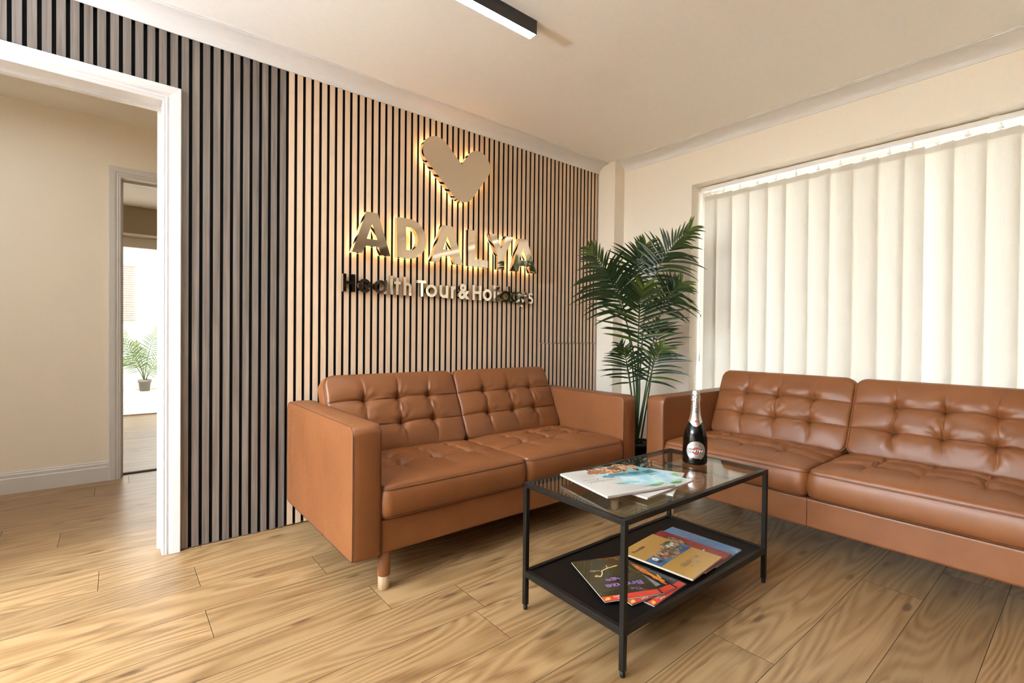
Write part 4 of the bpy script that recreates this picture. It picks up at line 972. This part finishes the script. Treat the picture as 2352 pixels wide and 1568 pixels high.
# ------------------------------------------------------------------ palms
def catmull(P, n):
    P = [Vector(p) for p in P]; Q = [P[0] * 2 - P[1]] + P + [P[-1] * 2 - P[-2]]; out = []
    for i in range(1, len(Q) - 2):
        for k in range(n):
            t = k / n; a, b, c, d = Q[i - 1], Q[i], Q[i + 1], Q[i + 2]
            out.append(0.5 * ((2 * b) + (c - a) * t + (2 * a - 5 * b + 4 * c - d) * t * t + (3 * b - a - 3 * c + d) * t ** 3))
    out.append(P[-1]); return out
def frond(root, mat, stem_mat, pts, start, count, ln, wd, face, rg, ang=(74, 30), droop=0.25, tip_tone=0.75, r0=0.006, side=(1, 1), local=Vector((0, 0, 0))):
    """rachis through pts, pairs of leaflets from the fraction start on; face = the way the frond's upper side looks"""
    C = [p - local for p in catmull(pts, 10)]; N = len(C)
    mb = MB(); mb.tube(C, [r0 * (1 - 0.75 * i / (N - 1)) for i in range(N)], 7, m=1, tone=(rg.uniform(0.3, 0.9), 0, 0))
    face = Vector(face).normalized()
    count = int(count * 0.95)
    for k in range(count):
        u = start + (1 - start) * (k / (count - 1)) ** 0.92; x = u * (N - 1); i = min(int(x), N - 2); fr = x - i
        p = C[i].lerp(C[i + 1], fr); T = (C[min(i + 2, N - 1)] - C[max(i - 1, 0)]).normalized()
        Sd = T.cross(face).normalized(); Nn = Sd.cross(T).normalized(); q = (u - start) / (1 - start)
        env = (0.55 + 0.45 * sin(PI * min(1, q * 1.25 + 0.12))) * (1.0 if q < 0.82 else 1.0 - (q - 0.82) * 1.6)
        for sg in (-1, 1):
            if side[0 if sg < 0 else 1] < rg.random(): continue
            a = math.radians(ang[0] + (ang[1] - ang[0]) * q + rg.uniform(-6, 6)); L = ln * 1.36 * env * rg.uniform(0.85, 1.1); w = wd * 1.02 * rg.uniform(0.85, 1.15)
            d = (T * cos(a) + Sd * sg * sin(a) + Nn * rg.uniform(0.10, 0.45)).normalized(); pos = p.copy(); rows = []; nseg = 8; L *= 1.0 - 0.38 * max(0.0, d.z) ** 1.5
            young = max(0.0, (q - 0.55) / 0.45) ** 1.5
            tone = min(1, max(0, 0.10 * rg.uniform(0.3, 1.6) + young * tip_tone * rg.uniform(0.1, 1.3) + (0.35 if rg.random() < 0.06 else 0)))
            wdir = d.cross(Nn).normalized(); dr = droop * 1.8 * rg.uniform(0.6, 1.35)
            for j in range(nseg + 1):
                s = j / nseg; ww = w * (0.35 + 0.65 * min(1, s * 5)) * (1 - s ** 4.0)
                if j == nseg: ww = 0.0004
                rows.append([pos - wdir * ww, pos - Nn * ww * 0.35, pos + wdir * ww])
                d = (d + (Vector((0, 0, -1)) * dr * (0.4 + 1.3 * s) - Nn * dr * 0.25 + T * 0.10 + Sd * sg * 0.42 * s) / nseg).normalized(); pos = pos + d * (L / nseg)
            mb.grid(rows, 0, True, tone=(tone, 0, 0))
    return mb.build('frond', [mat, stem_mat], root, fixn=False)
PB = Vector((2.715, -0.605, 0))
pl = thing('potted_palm', 'tall dark green potted palm in the corner between the two sofas', 'plant', PB)
mb = MB(); mb.lathe([(0.0, 0.0), (0.095, 0.0), (0.100, 0.006), (0.118, 0.235), (0.126, 0.237), (0.127, 0.262), (0.118, 0.264), (0.114, 0.245), (0.0, 0.245)], n=48); mb.build('pot', 'black_plastic', pl)
mb = MB(); rg = random.Random(2); mb.grid([[(0.113 * k / 6 * cos(2 * PI * i / 28), 0.113 * k / 6 * sin(2 * PI * i / 28), 0.250 + rg.uniform(-0.003, 0.004)) for i in range(28)] for k in range(7)], 0, True, closed=True); mb.build('soil', 'soil', pl)
rg = random.Random(21); TOC = Vector((-2.715, -1.97, 0.25)).normalized(); RT = Vector((0.773, -0.634, 0))
def pf(pts, start, count, ln, wd, face=None, **k):
    pts = [tuple(PB + Vector((0.02 * rg.uniform(-1, 1), 0.02 * rg.uniform(-1, 1), 0.245)))] + pts
    return frond(pl, 'palm', 'palm_stem', pts, start, count, ln, wd, face if face is not None else TOC + Vector((0, 0, 0.35)), rg, local=PB, **k)
pf([(2.700, -0.624, 0.598), (2.678, -0.628, 0.82), (2.644, -0.649, 1.018), (2.606, -0.692, 1.188), (2.580, -0.735, 1.285)], 0.52, 25, 0.250, 0.0088, droop=0.16)
pf([(2.749, -0.570, 0.816), (2.764, -0.564, 1.111), (2.762, -0.558, 1.35), (2.747, -0.583, 1.470), (2.738, -0.625, 1.575)], 0.62, 18, 0.220, 0.0085, droop=0.18)
pf([(2.718, -0.611, 0.707), (2.727, -0.637, 1.108), (2.748, -0.702, 1.370), (2.763, -0.789, 1.525), (2.785, -0.920, 1.645)], 0.55, 24, 0.235, 0.0085, droop=0.38, face=TOC + Vector((-0.25, 0.2, 0.6)))
pf([(2.727, -0.658, 0.655), (2.748, -0.708, 1.02), (2.746, -0.781, 1.181), (2.735, -0.844, 1.255), (2.739, -0.890, 1.300)], 0.52, 22, 0.215, 0.0085, droop=0.35, face=TOC + Vector((-0.2, 0.15, 0.6)))
pf([(2.697, -0.594, 0.707), (2.646, -0.573, 0.996), (2.553, -0.545, 1.225), (2.463, -0.520, 1.385), (2.350, -0.485, 1.520)], 0.50, 26, 0.245, 0.0088, droop=0.42, face=TOC + Vector((0.15, 0.1, 0.55)))
pf([(2.725, -0.552, 0.703), (2.711, -0.523, 0.974), (2.668, -0.497, 1.200), (2.617, -0.478, 1.330), (2.560, -0.465, 1.410)], 0.54, 20, 0.215, 0.0085, droop=0.30)
pf([(2.704, -0.564, 0.535), (2.679, -0.553, 0.705), (2.641, -0.545, 0.840), (2.585, -0.544, 0.915)], 0.42, 16, 0.150, 0.0055, droop=0.30, tip_tone=0.5)
pf([(2.715, -0.662, 0.568), (2.706, -0.704, 0.714), (2.714, -0.735, 0.824), (2.720, -0.785, 0.900)], 0.42, 15, 0.190, 0.0078, droop=0.32, tip_tone=0.9)
pf([(2.804, -0.631, 0.637), (2.835, -0.640, 0.840), (2.835, -0.663, 0.976), (2.828, -0.694, 1.050)], 0.46, 15, 0.180, 0.0070, droop=0.32, tip_tone=0.9)
pf([(2.646, -0.592, 0.620), (2.600, -0.591, 0.788), (2.560, -0.603, 0.890)], 0.45, 14, 0.145, 0.0055, droop=0.30, tip_tone=0.4)

# palm, window and blind in the far sunroom
PS = Vector((0.37, 7.23, 0))
p2 = thing('potted_palm', 'pale green palm in a small grey pot in the bright room beyond the doorways', 'plant', PS)
mb = MB(); mb.lathe([(0.0, 0.0), (0.066, 0.0), (0.080, 0.135), (0.090, 0.137), (0.092, 0.180), (0.082, 0.182), (0.078, 0.165), (0.0, 0.165)], n=32); mb.build('pot', 'grey_pot', p2)
rg = random.Random(33)
for dx, dy, z1, z2, L in ((-0.36, -0.05, 0.72, 0.86, 0.20), (-0.32, -0.02, 0.50, 0.47, 0.18), (0.16, -0.05, 0.80, 0.98, 0.20), (0.34, 0.02, 0.55, 0.60, 0.18), (0.24, -0.15, 0.42, 0.44, 0.18), (-0.12, -0.12, 0.62, 0.78, 0.18), (-0.26, 0.08, 0.60, 0.94, 0.20)):
    frond(p2, 'palm_far', 'palm_stem', [tuple(PS + Vector((0.02 * rg.uniform(-1, 1), 0, 0.16))), tuple(PS + Vector((dx * 0.18, dy * 0.2, z1 * 0.6))), tuple(PS + Vector((dx * 0.55, dy * 0.6, z1 * 0.95))), tuple(PS + Vector((dx, dy, z2)))], 0.38, 18, L, 0.006, (-0.1, -0.8, 0.6), rg, droop=0.3, r0=0.007, local=PS)
mb = MB(); mb.box(-0.75, 0.27, 7.494, 7.499, 1.14, 2.05); struct(mb.build('window_3', 'beige_tile'))
sb = thing('venetian_blind', 'cream venetian blind on the far wall above the small palm', 'blind', (-0.24, 7.485, 1.14))
mb = MB(); mb.box(-0.50, 0.505, -0.03, 0.008, 0.87, 0.91); mb.build('headrail', 'blind', sb, bevel=0.003)
mb = MB()
for k in range(24):
    z = 0.02 + k * 0.036; mb.add([(-0.5, 0.004, z + 0.013), (0.5, 0.004, z + 0.013), (0.5, -0.024, z - 0.010), (-0.5, -0.024, z - 0.010)], [(0, 1, 2, 3)])
mb.build('slats', 'blind', sb, fixn=False)
